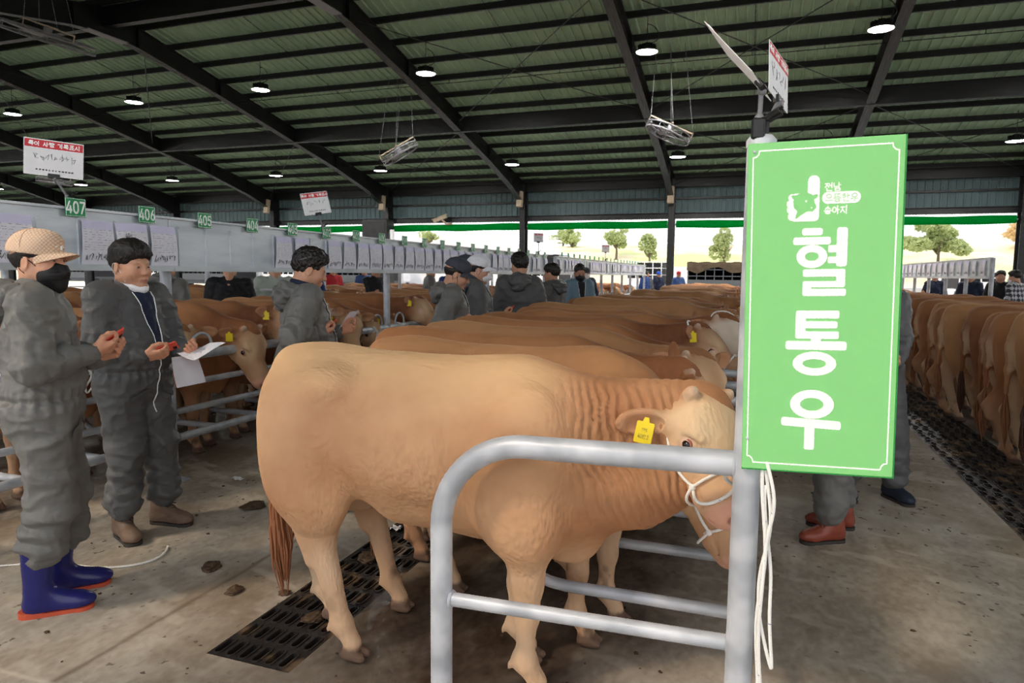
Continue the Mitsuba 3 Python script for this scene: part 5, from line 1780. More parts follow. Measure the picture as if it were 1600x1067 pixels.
# ---------------------------------------------------------------- lettering from strokes
JAMO = {  # polylines and ellipses ('o', cx, cy, rx, ry) in a unit box, y up
    'g': [[(0, .95), (.95, .95), (.85, .05)]], 'n': [[(.05, 1), (.05, .05), (1, .05)]], 'r': [[(0, 1), (.95, 1), (.95, .52), (.05, .52), (.05, 0), (1, 0)]], 'm': [[(.05, .95), (.95, .95), (.95, .05), (.05, .05), (.05, .95)]],
    's': [[(.5, 1), (.45, .6), (0, 0)], [(.48, .62), (1, 0)]], 'o': [('o', .5, .5, .48, .48)], 'j': [[(0, .95), (1, .95)], [(.5, .95), (.42, .5), (0, 0)], [(.48, .5), (1, 0)]],
    'h': [[(.25, 1), (.75, 1)], [(0, .72), (1, .72)], ('o', .5, .27, .38, .27)], 't': [[(1, 1), (.05, 1), (.05, 0), (1, 0)], [(.05, .5), (.95, .5)]], 'tt': [[(.42, 1), (0, 1), (0, 0), (.42, 0)], [(1, 1), (.58, 1), (.58, 0), (1, 0)]],
    'p': [[(0, 1), (1, 1)], [(.28, 1), (.28, 0)], [(.72, 1), (.72, 0)], [(0, 0), (1, 0)]],
    'a': [[(.3, 1), (.3, 0)], [(.3, .5), (1, .5)]], 'ya': [[(.3, 1), (.3, 0)], [(.3, .66), (1, .66)], [(.3, .36), (1, .36)]], 'eo': [[(.8, 1), (.8, 0)], [(.8, .5), (0, .5)]], 'yeo': [[(.8, 1), (.8, 0)], [(.8, .66), (0, .66)], [(.8, .36), (0, .36)]],
    'i': [[(.5, 1), (.5, 0)]], 'oh': [[(.5, 1), (.5, .1)], [(0, .1), (1, .1)]], 'yo': [[(.32, 1), (.32, .1)], [(.68, 1), (.68, .1)], [(0, .1), (1, .1)]], 'u': [[(0, .9), (1, .9)], [(.5, .9), (.5, 0)]], 'eu': [[(0, .5), (1, .5)]]}


def jamo(name, x, y, w, h, t):
    out = []
    for s in JAMO[name]:
        if s[0] == 'o':
            c = affinity.scale(Point(0, 0).buffer(1, quad_segs=10), s[3] * w, s[4] * h)
            c = affinity.translate(c, x + s[1] * w, y + s[2] * h)
            out.append(c.boundary.buffer(t, cap_style=2))
        else:
            out.append(LineString([(x + a * w, y + b * h) for a, b in s]).buffer(t, cap_style=3, join_style=2))
    return out


def syllable(ini, vow, fin=None, t=.06):
    """one block in a unit square"""
    o = []
    vert = vow in ('a', 'ya', 'eo', 'yeo', 'i')
    if vert:
        if fin:
            o += jamo(ini, .06, .50, .46, .42, t) + jamo(vow, .60, .44, .34, .54, t) + jamo(fin, .22, .05, .66, .28, t)
        else:
            o += jamo(ini, .06, .18, .48, .64, t) + jamo(vow, .62, .04, .32, .92, t)
    elif fin:
        o += jamo(ini, .2, .62, .6, .32, t) + jamo(vow, .05, .38, .9, .16, t) + jamo(fin, .2, .05, .6, .24, t)
    else:
        o += jamo(ini, .18, .48, .64, .46, t) + jamo(vow, .05, .06, .9, .30, t)
    return unary_union(o)


def hangul(word, x, y, size, gap=1.06, t=.06, wide=1.0):
    """word: list of syllable tuples, None for a space; lower left corner at x, y"""
    out = []
    for s in word:
        if s:
            out.append(affinity.translate(affinity.scale(syllable(*s, t=t), size * wide, size, origin=(0, 0)), x, y))
        x += size * wide * (gap if s else .5)
    return unary_union(out)


# ---------------------------------------------------------------- the big green sign; artwork units from its upper left corner, 246 wide and 505 high, y down
SW, SH = .378, .886
su, sv = SW / 246, SH / 505


def art(g):
    return affinity.affine_transform(g, [su, 0, 0, -sv, 0, 0])


def bar(x0, y0, x1, y1, r=4):
    return sbox(x0 + r, y0 + r, x1 - r, y1 - r).buffer(r, quad_segs=4)


def oval(cx, cy, rx, ry, ix, iy):
    return affinity.translate(affinity.scale(Point(0, 0).buffer(1, quad_segs=20), rx, ry), cx, cy).difference(affinity.translate(affinity.scale(Point(0, 0).buffer(1, quad_segs=20), ix, iy), cx, cy))


big = [  # hyeol
    unary_union([bar(91, 130, 124, 141), bar(77, 143.5, 137, 155), oval(107.5, 172.5, 24.5, 17.5, 11, 6.5), bar(146, 130, 163, 188), bar(133, 156, 150, 167, 2), bar(133, 173, 150, 183, 2),
                 bar(94, 191.5, 161, 203, 3), bar(147, 191.5, 161, 219, 3), bar(94, 209.5, 161, 219, 3), bar(94, 209.5, 108, 232, 3), bar(94, 221, 163, 232, 3)]),
    # tong
    unary_union([bar(84.5, 254, 101, 297), bar(86, 254, 154, 266, 3), bar(86, 270, 151.5, 281, 3), bar(86, 285.5, 154, 297, 3), bar(110, 292, 126, 306, 2), bar(69, 300.5, 167, 314), oval(116.5, 335, 35, 18.5, 19, 7)]),
    # u
    unary_union([oval(114.5, 398, 35.5, 22.5, 19, 10), affinity.skew(bar(65, 421, 162, 434.5), 0, 2.2, origin=(113, 428)), bar(103.5, 428, 120, 469, 3)])]
# emblem: a raised thumb with a calf's head cut out of it
hand_ = unary_union([bar(72, 78, 117, 120, 7), bar(98, 52, 117, 90, 9), Point(73, 84).buffer(5.5), Point(70.5, 93).buffer(5.5), Point(71, 102).buffer(5.5), Point(74, 112).buffer(6.5)])
calf_ = unary_union([Polygon([(80, 82), (88, 79), (98, 79), (105, 82), (108, 92), (111, 99), (106, 104), (97, 104), (88, 109), (81, 114), (84, 104), (78, 98), (77, 90)]).buffer(1.5), affinity.rotate(affinity.scale(Point(78, 84).buffer(1), 6, 3), 25), affinity.rotate(affinity.scale(Point(109, 84).buffer(1), 6, 3), -25)])
calf_ = calf_.difference(Point(96, 90).buffer(1.6)).difference(Point(105, 100).buffer(1.2))
emblem = hand_.difference(calf_)


def flip_words(g, y):
    return affinity.scale(g, 1, -1, origin=(0, y))


small = unary_union([flip_words(hangul([('j', 'eo', 'n'), ('n', 'a', 'm')], 125, 76.5, 12.2, t=.075), 76.5), flip_words(hangul([('s', 'oh', 'o'), ('o', 'a'), ('j', 'i')], 124.5, 110, 12.0, t=.075), 110)])
pill = bar(121, 77.5, 181, 95, 8.7)
pill_t = flip_words(hangul([('o', 'eu'), ('tt', 'eu', 'm'), ('h', 'a', 'n'), ('o', 'u')], 125.5, 92.6, 12.4, t=.04), 92.6)
rim = LineString([(19, 12), (226, 12), (227, 17), (231, 21), (236, 22), (236, 484), (231, 485), (227, 489), (226, 494), (19, 494), (18, 489), (14, 485), (9, 484), (9, 22), (14, 21), (18, 17), (19, 12)]).buffer(1.1)
t = thing('hanging_sign', 'large bright green sign with white Korean lettering hung on the front post', 'sign')
tilt = rz(.05) @ np.array([[1, 0, 0], [0, 0, -1], [0, 1, 0.0]]) @ rz(.0215)
SM = tw(tilt, (-.0335, 1.972, 1.9025))
put(t + '__panel', P(move(box(V(0, -SH, -.012), V(SW, 0, 0), .002)), 'sign_green', False), SM)
put(t + '__frame_edge', P(cat(box(V(SW, -SH, -.016), V(SW + .002, 0, .001)), box(V(0, -SH - .002, -.016), V(SW + .002, -SH, .0005))), 'sign_edge', False), SM)
put(t + '__border_line', P(extrude(art(rim), .0008), 'letter_white', False), SM)
for g, nm in zip(big, ('first', 'second', 'third')):
    part(t, 'letter', P(extrude(art(g), .0012), 'letter_white', False), SM, f'{nm} large white letter')
put(t + '__emblem', P(extrude(art(emblem), .0010), 'letter_white', False), SM, 'white emblem of a raised thumb with a calf head')
put(t + '__small_words', P(extrude(art(small), .0010), 'letter_white', False), SM)
put(t + '__word_pill', P(extrude(art(pill.difference(pill_t)), .0010), 'letter_white', False), SM)
rv = move(trimesh.creation.icosphere(2, .0045))
for u, w_ in ((11, 13), (9, 456)):
    part(t, 'rivet', P(rv, 'galv', True), tw(None, tuple((np.array(tilt) @ V(u * su, -w_ * sv, .001)) + V(-.0335, 1.972, 1.9025))))

# ---------------------------------------------------------------- note cards held up by clips


def note_card(name_label, base, card_c, right, up, w=.297, h=.21, seed=0, parent_arm=True):
    """laminated card: white with a red heading; base: where its clip grips; card_c: middle of its lower edge; right, up: axes"""
    t = thing('note_card', name_label, 'note card')
    r, u = nrm(right), nrm(up)
    u = nrm(u - r * (u @ r))
    n = np.cross(r, u)
    R = np.stack([r, u, n], 1)
    M = tw(R, card_c)
    put(t + '__card', P(box(V(-w / 2, 0, -.002), V(w / 2, h, 0), .0008), 'white', False), M)
    put(t + '__heading', P(box(V(-w / 2 + .004, h * .76, 0), V(w / 2 - .004, h * .97, .0008)), 'number_red', False), M)
    ww = hangul([('t', 'eu', 'g'), ('o', 'i'), None, ('s', 'a'), ('h', 'ya', 'o'), None, ('g', 'i'), ('r', 'oh', 'g'), ('p', 'yo'), ('s', 'i')], 0, 0, h * .13, t=.085)
    ww = affinity.translate(ww, -(ww.bounds[2]) / 2, h * .80)
    put(t + '__heading_words', P(extrude(ww, .0014), 'letter_white', False), M)
    r_ = random.Random(seed)
    st = []
    x = -w * .34
    while x < w * .36:
        pts = [(x + r_.uniform(-.004, .016), h * .50 + r_.uniform(-.02, .028)) for _ in range(4)]
        st.append(LineString(pts).buffer(.0011))
        x += r_.uniform(.012, .024)
    x = -w * .30
    while x < w * .3:
        st.append(sbox(x, h * .14, x + r_.uniform(.006, .012), h * .18)); x += .016
    put(t + '__handwriting', P(extrude(unary_union(st), .0006), 'ink', False), M)
    c = np.asarray(card_c, float)
    b = np.asarray(base, float)
    mid = (b + c) / 2
    d = nrm(c - b)
    put(t + '__arm', P(cat(tube([b, mid, c + u * .004], [.008, .0065, .007], 10), move(trimesh.creation.icosphere(2, .013), None, b + d * .03), move(trimesh.creation.icosphere(2, .012), None, c - d * .012)), 'grey_plastic', True))
    jaw = box(V(-.03, -.012, -.010), V(.03, .016, .008), .003)
    put(t + '__clip', P(move(jaw, R, c), 'black_plastic', 30))
    put(t + '__clamp', P(cat(box(b - V(.018, .02, .028), b + V(.018, .02, .03), .006), tube([b + V(0, 0, .02), b + V(.05, .01, .055)], .006, 6), tube([b + V(0, 0, .02), b + V(.05, -.015, .045)], .006, 6)), 'black_plastic', 30))
    return t


note_card('white note card with a red heading clipped above stall number 407 at the left', (XB - .0, 3.07, 1.965), (XB - .02, 2.99, 2.10), (.64, .76, -.06), (-.20, -.30, .9), seed=1)
note_card('white note card with a red heading tilted above stall number 402', (XB, 5.66, 1.965), (XB - .01, 5.60, 2.10), (.62, .78, .18), (-.25, -.1, .95), w=.26, h=.21, seed=2)
note_card('note card with a red heading above the top of the green sign', (.0, 2.05, 1.945), (.045, 2.34, 2.09), (.30, .92, -.16), (-.05, .10, .95), w=.20, h=.16, seed=3)
note_card('glossy note card seen nearly edge-on, tilted up from the sign post', (-.01, 2.01, 1.945), (-.004, 2.0, 2.055), (.22, 1.0, -.1), (-.62, .06, .72), w=.24, h=.20, seed=4)
note_card('tiny note card on the far record board against the pale sky', (XB, 12.6, 1.95), (XB, 12.6, 2.16), (.7, .7, 0), (0, 0, 1), w=.2, h=.17, seed=5)
note_card('tiny grey note card above the distant record board', (XB + .05, 18.6, 1.95), (XB + .05, 18.6, 2.16), (.7, .7, 0), (0, 0, 1), w=.24, h=.2, seed=6)
# the number written on the sheet below 406
g406 = cat(move(digits('406', .030, .0008), STAND), None) if False else move(digits('406', .030, .0008), STAND)
put('record_sheet_002__stall_number', P(g406, 'ink', False), tw(None, (XB + .036, 2.59 + SLOT * 3 + .075, 1.573 + .205)), 'handwritten number 406')

# ---------------------------------------------------------------- halters and ropes


def rope(pts, r=.0055, n=60):
    return tube(spline(pts, n), r, 8)


def halter(hp, r=.0058, crown=True):
    ring = [hp(.285, .080 * math.cos(a) * 1.02, -.118 + .088 * math.sin(a)) for a in np.linspace(0, 2 * PI, 25)]
    cheek = [rope([hp(.285, s * .074, -.150), hp(.16, s * .112, -.150), hp(.05, s * .112, -.115)] + ([hp(-.02, s * .095, -.045)] if crown else [hp(.01, s * .095, -.11)]), r, 24) for s in (-1, 1)]
    poll_ = rope([hp(-.02, -.095, -.045), hp(-.06, -.07, -.03), hp(-.075, 0, -.02), hp(-.06, .07, -.03), hp(-.02, .095, -.045)], r, 24)
    knot = move(trimesh.creation.icosphere(2, r * 2.2), None, hp(.285, -.078, -.152))
    chin = rope([hp(.285, -.078, -.152), hp(.31, -.06, -.205), hp(.32, 0, -.222), hp(.31, .06, -.205), hp(.285, .076, -.15)], r, 24)
    return cat(tube(ring, r, 8), *cheek, *([poll_] if crown else []), knot, chin)


put(hero + '__halter', P(halter(hero_pt, .0052, False), 'rope', True), label='white rope halter')
lead = rope([hero_pt(.30, -.078, -.155), hero_pt(.37, -.085, -.10), hero_pt(.36, -.075, -.02), V(-.06, 2.10, .95), V(-.035, 2.085, 1.0), V(-.01, 2.08, 1.06)], .0055, 40)
put(hero + '__halter_lead', P(lead, 'rope', True))
put(hero + '__ear_tag', P(cat(TAGM), 'yellow_tag', False), None, 'yellow ear tag with printed digits')
# second calf
ids, (pl2, HR2), kw2 = TONES['down']
hp2 = lambda a, b, c: V(-1.0, 2.80, 0) + pl2 + HR2 @ V(a, b, c) * 1.08
put('calf_001__halter', P(halter(hp2), 'rope', True), label='white rope halter')
for key, kind, at_, s_ in (('calf_005', 'alert', (-1.32, 4.89), 1), ('calf_006', 'look', (-1.16, 5.41), 1)):
    ids, (pl_, HR_), kw_ = TONES[kind]
    hpx = lambda a, b, c: V(at_[0], at_[1], 0) + pl_ + HR_ @ V(a, b, c) * kw_.get('hs', 1.08)
    put(f'{key}__halter', P(halter(hpx), 'rope', True), label='white rope halter')
# hero's tag and its digits
er = nrm(V(-.25, -.95, -.18 + HERO['earup']))
az = nrm(V(.75, 0, .55) - er * (V(.75, 0, .55) @ er))
ER = h_HR @ np.stack([er, np.cross(az, er), az], 1)
tb = hero_pt(.05, -.10, -.095) + ER @ V(.10, .01, .0)
zz = nrm(V(.12, -.95, .18))
xx = nrm(np.cross(V(.18, 0, 1), zz))
Rt = np.stack([xx, np.cross(zz, xx), zz], 1)
tagpos = tb + zz * .034 + V(0, 0, -.030)
scene[hero + '__ear_tag']['to_world'] = tw(Rt, tagpos, 1.12)
dg = cat(move(digits('1790', .0085, .0006), None, (0, .006, .0018)), move(digits('4082 2', .0125, .0006), None, (0, -.014, .0018)))
dg = move(dg, np.diag([.78, 1, 1]))
put(hero + '__ear_tag__digits', P(dg, 'ink', False), tw(Rt, tagpos, 1.12))

t = thing('lead_rope', 'white ropes hanging in loops down the front post below the green sign', 'rope')
put(t, P(cat(rope([V(.045, 1.99, 1.06), V(.062, 1.97, 1.0), V(.074, 1.965, .93), V(.062, 1.97, .83), V(.055, 1.965, .72), V(.05, 1.97, .55), V(.06, 1.98, .40), V(.072, 1.99, .2), V(.085, 2.0, .04), V(.17, 2.05, .012), V(.3, 2.2, .012)], .0052, 90),
             rope([V(.045, 1.99, 1.05), V(.06, 1.985, .95), V(.068, 1.98, .85), V(.048, 1.985, .72), V(.05, 1.975, .6), V(.066, 1.98, .52), V(.088, 1.985, .44), V(.080, 1.98, .55), V(.075, 1.985, .72), V(.058, 1.985, .85), V(.05, 1.99, .97)], .0048, 90),
             rope([V(.042, 1.99, 1.04), V(.048, 1.98, .9), V(.058, 1.98, .75), V(.044, 1.985, .6), V(.05, 1.985, .45), V(.056, 1.985, .33)], .0052, 50),
             move(trimesh.creation.icosphere(2, .014), None, (.056, 1.985, .325)), tube([V(.056, 1.985, .32), V(.046, 1.985, .295)], .006, 6), tube([V(.056, 1.985, .32), V(.07, 1.985, .30)], .005, 6)), 'rope', True))
ties = [(3.12, 'rope tied round the top rail between the two front men'), (5.72, 'rope on the top rail beside the man with glasses on his hair'), (6.10, 'thick rope knot hanging from the top rail, second beyond the man with glasses'),
        (6.62, 'knotted rope on the top rail left of the second post'), (7.20, 'rope loop on the top rail right of the second post')]
for q, (y, lab) in enumerate(ties):
    t = thing('tie_rope', 'white ' + lab, 'rope')
    c = V(LX, y, .917)
    ms = [tube(arc(c + V(0, .012 * k, 0), (1, .1 * k, 0), (0, .05, 1), .045, 0, 2 * PI, 18), .006, 7) for k in (-1, 0, 1)]
    ms += [rope([c + V(.045, 0, 0), c + V(.062, .02, -.05), c + V(.05, -.01, -.10), c + V(.065, .015, -.06), c + V(.05, .03, -.13 - .02 * q)], .0058, 30), rope([c + V(.045, .01, 0), c + V(.07, -.02, -.06), c + V(.052, .0, -.14), c + V(.07, .03, -.08), c + V(.05, .01, -.02)], .0058, 30)]
    put(t, P(cat(*ms), 'rope', True))
t = thing('floor_rope', 'white rope lying on the concrete behind the blue rubber boots', 'rope')
put(t, P(rope([V(-4.0, 2.2, .9), V(-3.92, 2.25, .4), V(-3.75, 2.3, .02), V(-3.5, 2.45, .008), V(-3.2, 2.5, .008), V(-3.0, 2.62, .008), V(-3.05, 2.85, .008)], .006, 70), 'rope', True))

# ---------------------------------------------------------------- ring fans hung under the roof


def ring_fan(label, c, tilt, yaw, R_=.75):
    t = thing('ring_fan', label, 'fan')
    Rm = rz(yaw) @ ry(tilt)
    c = V(*c)

    def Wf(m):
        return move(m, Rm, c)
    put(t + '__ring', P(Wf(cat(tube(arc((0, 0, .09), (1, 0, 0), (0, 1, 0), R_, 0, 2 * PI, 40), .026, 8), tube(arc((0, 0, -.09), (1, 0, 0), (0, 1, 0), R_, 0, 2 * PI, 40), .022, 8), *[tube([V(R_ * math.cos(a), R_ * math.sin(a), -.09), V(R_ * math.cos(a), R_ * math.sin(a), .09)], .012, 5) for a in np.arange(12) * PI / 6])), 'grey_plastic', 40))
    for a in np.arange(4) * PI / 2 + .4:
        bl = np.zeros((7, 4, 3))
        for i, q in enumerate(np.linspace(.1, .93, 7)):
            for j, w_ in enumerate(np.linspace(-1, 1, 4)):
                bl[i, j] = (q * R_, w_ * (.05 + .05 * q), w_ * (.05 * (1.1 - q)) + .01 * w_ * w_)
        part(t, 'blade', P(Wf(move(sheet(bl, 7, 4, .004), rz(a))), 'grey_plastic', True))
    put(t + '__motor', P(Wf(cat(lathe([(0, .02), (.10, .02), (.11, .05), (.11, .24), (.08, .28), (0, .28)], 20))), 'grey_plastic', 40))
    put(t + '__guard', P(Wf(cat(*[tube([V(.09 * math.cos(a), .09 * math.sin(a), .1), V(R_ * math.cos(a), R_ * math.sin(a), .09)], .010, 5) for a in np.arange(6) * PI / 3],
                            *[tube(arc((0, 0, -.08), (1, 0, 0), (0, 1, 0), q * R_, 0, 2 * PI, 30), .006, 4) for q in (.3, .55, .8)])), 'grey_plastic', True))
    put(t + '__hang_frame', P(Wf(cat(box(V(-R_, -.03, .26), V(R_, .03, .30)), box(V(-.03, -.25, .28), V(.03, .25, .31)), tube([V(-R_, 0, .28), V(-R_, 0, .08)], .015, 6), tube([V(R_, 0, .28), V(R_, 0, .08)], .015, 6))), 'beige_box', 30))
    zr = roof_z(c[1]) - .2
    for o in ((-R_, 0, .3), (R_, 0, .3), (0, -.25, .3), (0, .25, .3)):
        part(t, 'cord', P(tube([c + Rm @ V(*o), V(c[0] + o[0] * .6, c[1] + o[1] * .6, zr)], .008, 4), 'grey_plastic', True))


ring_fan('large ring fan hanging left of centre under the roof', (-13.0, 23.7, 6.1), -.55, .5)
ring_fan('large ring fan hanging near the middle rafter, seen almost edge-on', (-2.9, 23.3, 6.2), .42, .25)
ring_fan('ring fan at the upper left corner, seen from the side', (-19.2, 14.5, 8.1), .35, -.1, 1.2)
ring_fan('ring fan behind the white note card at the left', (-33.0, 24.9, 5.9), .12, .4)

# boxes on the columns and a camera
for x, lab in ((-20.5, 'second from the left'), (-12.1, 'next left of the middle column'), (-4.15, 'on the middle column'), (-28.6, 'leftmost one')):
    t = thing('column_speaker', f'long beige box speaker high on a black column, {lab}', 'speaker')
    put(t + '__cabinet', P(move(box(V(-.16, -.12, -.42), V(.16, .12, .42), .02), rx(-.15)), 'beige_box', False), tw(None, (x, 35.2, 5.55)))
    put(t + '__bracket', P(cat(box(V(-.05, .08, .1), V(.05, .42, .16)), box(V(-.05, .08, -.2), V(.05, .42, -.14))), 'black_steel', False), tw(None, (x, 35.2, 5.55)))
t = thing('security_camera', 'cream security camera on the beam of the back wall', 'camera')
cm_ = V(-17.0, 35.6, 4.62)
put(t + '__body', P(move(cat(box(V(-.42, -.11, -.09), V(.42, .11, .11), .03), box(V(-.46, -.13, .09), V(.5, .13, .13), .01)), rz(.2) @ ry(-.35), cm_), 'beige_box', False))
put(t + '__bracket', P(tube([cm_ + V(.1, 0, -.05), cm_ + V(.35, .1, -.30), cm_ + V(.6, .3, -.25)], .06, 8), 'beige_box', True))
# dark cabinet by the second column
t = thing('switch_cabinet', 'large black cabinet standing by the column left of the roller opening', 'cabinet')
put(t + '__body', P(box(V(-21.5, 34.6, 0), V(-19.9, 35.5, 4.6), .03), 'black_plastic', False))
put(t + '__door', P(box(V(-21.4, 34.57, .1), V(-20.0, 34.6, 4.4), .01), 'black_steel', False))
put(t + '__white_pipe', P(tube([V(-19.7, 34.9, 2.0), V(-19.7, 34.9, 4.0)], .13, 12), 'white', True))

# ---------------------------------------------------------------- trees, guard rail, vehicles and a tent outside


def tree(label, x, y, z, height, crown, seed, leaf='leaf_green', squash=1.0, dens=1500):
    t = thing('tree', label, 'tree')
    r_ = np.random.default_rng(seed)
    th = height - crown * squash * 1.2
    trunk = [tube(spline([V(x, y, z - .3), V(x + .1, y, z + th * .5), V(x, y, z + th + crown * .5)], 10), np.linspace(.16, .06, 10), 8)]
    for a in np.arange(7) * 2.4:
        b = V(x, y, z + th * .8)
        trunk.append(tube([b, b + V(math.cos(a) * crown * .4, math.sin(a) * crown * .4, crown * .5), b + V(math.cos(a) * crown * .75, math.sin(a) * crown * .75, crown * .9 * squash)], [.07, .05, .02], 5))
    put(t + '__trunk', P(cat(*trunk), 'bark', True))
    blobs = [(V(x, y, z + th + crown * .75 * squash) + r_.normal(0, 1, 3) * V(.42, .42, .34 * squash) * crown, crown * r_.uniform(.28, .5)) for _ in range(16)]
    c = np.array([b[0] for b in blobs]); rad = np.array([b[1] for b in blobs])
    k = r_.integers(0, len(blobs), dens)
    d = r_.normal(0, 1, (dens, 3)); d /= np.linalg.norm(d, axis=1, keepdims=True)
    p = c[k] + d * (rad[k] * r_.uniform(.5, 1.0, dens) ** .5)[:, None] * V(1, 1, squash)
    a, b = r_.normal(0, 1, (dens, 3)), r_.normal(0, 1, (dens, 3))
    a /= np.linalg.norm(a, axis=1, keepdims=True)
    b -= a * (a * b).sum(1, keepdims=True); b /= np.linalg.norm(b, axis=1, keepdims=True)
    s = (.13 + .06 * r_.random(dens))[:, None] * crown ** .5
    v = np.stack([p - a * s, p + b * s * .6, p + a * s, p - b * s * .6], 1).reshape(-1, 3)
    i = np.arange(dens)[:, None] * 4
    put(t + '__foliage', P(trimesh.Trimesh(v, np.vstack([i + [0, 1, 2], i + [0, 2, 3]]), process=False), leaf, False))


def emb_z(y):
    return float(np.interp(y, gy, gz))


TR = [('autumn-brown bushy tree at the left of the roller opening', -31.07, 77, 5.65, 2.7, 1, 'leaf_autumn', .5, 2600), ('small pale green tree left of the autumn-brown tree', -39.3, 79, 6.1, 1.1, 2, 'leaf_green', 1.0, 700),
      ('pale tree just right of the black post beside the men in grey', -23.4, 85, 6.5, 1.3, 3, 'leaf_green', .8, 700), ('green tree on the embankment right of the tent roof, first from the left', -20.6, 79, 5.9, 1.3, 4, 'leaf_green', .9, 900),
      ('round green tree on the embankment, second right of the tent roof', -14.2, 73, 5.5, 1.35, 5, 'leaf_green', .8, 1400), ('slender green tree low on the embankment left of the middle post', -10.1, 69, 4.65, .95, 6, 'leaf_green', 1.35, 1300),
      ('leafy green tree just left of the green sign post', -3.0, 69, 4.7, 1.25, 7, 'leaf_green', 1.15, 1700), ('large round tree on the embankment right of the green sign', 14.85, 69, 5.1, 2.5, 8, 'leaf_green', .55, 3000),
      ('tree top at the far right edge', 24.0, 77.5, 6.3, 2.0, 9, 'leaf_autumn', .6, 1200), ('faint tree far behind the autumn-brown tree', -36.6, 84, 5.9, 1.5, 10, 'leaf_autumn', .7, 600)]
for lab, x, y, cz, cr, sd, lf, sq, dn in TR:
    zg = emb_z(y)
    if cz - cr * sq < zg:
        zg = min(zg, cz - cr * sq - .6)
    tree(lab, x, y, zg, cz - zg + cr * .45 * sq, cr, sd, lf, sq, dn)
t = thing('guard_rail', 'white road guard rail along the crest of the embankment', 'guard rail')
put(t + '__beam', P(cat(box(V(-120, 81.4, 5.45), V(110, 81.47, 5.75), .01), box(V(-120, 81.4, 5.95), V(110, 81.45, 6.02))), 'white', False))
gp = P(box(V(-.08, 0, -.1), V(.08, .1, 1.1)), 'white', False)
for k in range(54):
    part(t, 'post', gp, tw(None, (-78 + 2.6 * k, 81.5, 5.0)))


def wheel(c, r=.42, w=.24):
    m = lathe([(0, -w / 2), (r * .55, -w / 2), (r * .6, -w / 2 - .02), (r * .9, -w / 2), (r, -w / 4), (r, w / 4), (r * .9, w / 2), (r * .6, w / 2 + .02), (r * .55, w / 2), (0, w / 2)], 20)
    return move(m, np.array([[0, 0, 1], [0, 1, 0], [-1, 0, 0.0]]), c)


def cage_truck(label, x, y, w, ln, z0, z1, frame, tarp=None, cab=True):
    """stake-bed livestock truck, its tail towards the barn"""
    global _last
    t = _last = thing('livestock_truck', label, 'truck')
    put(t + '__bed', P(cat(box(V(x - w / 2, y, z0), V(x + w / 2, y + ln, z0 + .16), .02), box(V(x - w / 2 + .1, y + .2, z0 - .3), V(x + w / 2 - .1, y + ln, z0)), box(V(x - w / 2, y, z0 + .1), V(x + w / 2, y + .05, z0 + .55), .01)), frame, False))
    put(t + '__wheels', P(cat(*[wheel(V(x + s * (w / 2 - .18), y + f, .40)) for s in (-1, 1) for f in (.9, ln + 1.2)]), 'black_plastic', 30))
    n = max(5, int(w / .42))
    for q in np.linspace(-w / 2 + .03, w / 2 - .03, n):
        part(t, 'stake', P(box(V(x + q - .03, y, z0 + .1), V(x + q + .03, y + .05, z1)), frame, False))
    for zz in (z0 + .75, z1 - .45, z1 - .04):
        part(t, 'cross_bar', P(cat(box(V(x - w / 2, y - .01, zz), V(x + w / 2, y + .05, zz + .06)), box(V(x - w / 2, y, zz), V(x - w / 2 + .05, y + ln, zz + .06)), box(V(x + w / 2 - .05, y, zz), V(x + w / 2, y + ln, zz + .06))), frame, False))
    put(t + '__side_walls', P(cat(box(V(x - w / 2, y + .06, z0 + .1), V(x - w / 2 + .03, y + ln, z1 - .1)), box(V(x + w / 2 - .03, y + .06, z0 + .1), V(x + w / 2, y + ln, z1 - .1)), box(V(x - w / 2, y + ln - .05, z0 + .1), V(x + w / 2, y + ln, z1))), 'black_cloth', False))
    if tarp:
        g = np.zeros((15, 7, 3))
        for i, a in enumerate(np.linspace(0, 1, 15)):
            for j, b in enumerate(np.linspace(0, 1, 7)):
                g[i, j] = (x - w / 2 - .04 + (w + .08) * a, y - .06 + (.0 if b < .5 else (b - .5) * 2 * ln), z1 + .05 - (max(.5 - b, 0) * 1.25) * (.8 + .3 * math.sin(a * 9)) + .03 * math.sin(a * 23))
        put(t + '__tarpaulin', P(sheet(g, 15, 7, .01), tarp, True))
    if cab:
        C_ = box(V(x - w / 2, y + ln + .15, z0 - .1), V(x + w / 2, y + ln + 1.7, z1 - .35), .18)
        put(t + '__cab', P(C_, 'white', 30))
    return t


mat('tarp_brown', mikit.proc(lambda p, n, uv: mikit.mix(srgb(58, 48, 38), srgb(104, 88, 66), mikit.fbm(p.x * 3, p.y * 3, p.z * 4, 3))), .8, two=True)
mat('dark_frame', srgb(88, 92, 96), .5, .2)
cage_truck('dark livestock truck with a brown tarpaulin parked outside beside the middle post', -2.45, 45, 3.3, 4.5, .75, 2.36, 'dark_frame', 'tarp_brown')
cage_truck('white-framed livestock truck outside behind the men in blue', -7.0, 46, 2.3, 4.2, .8, 2.45, 'white')
cage_truck('black-tarped livestock truck outside, beyond the men in grey coveralls', -13.6, 44, 2.5, 3.2, .9, 2.8, 'white', 'black_cloth')
cage_truck('white livestock truck outside to the right, behind the right record board', 12.2, 46, 2.2, 4.0, .8, 2.0, 'white')
for q, (x, y, dk) in enumerate([(-29, 45, 1), (-36.5, 47, 0), (-43, 45, 1), (-51, 48, 0), (-60, 46, 1)]):
    cage_truck('dark-sided livestock truck outside at the left, seen in the gap under the record board' if dk else 'white livestock truck outside at the left, seen in the gap under the record board', x, y, 5.4 if dk else 4.6, 3.0, .8, 2.6, 'dark_frame' if dk else 'white', 'black_cloth' if dk else None)
    labels[_last]['group'] = 'dark trucks outside at the left' if dk else 'white trucks outside at the left'
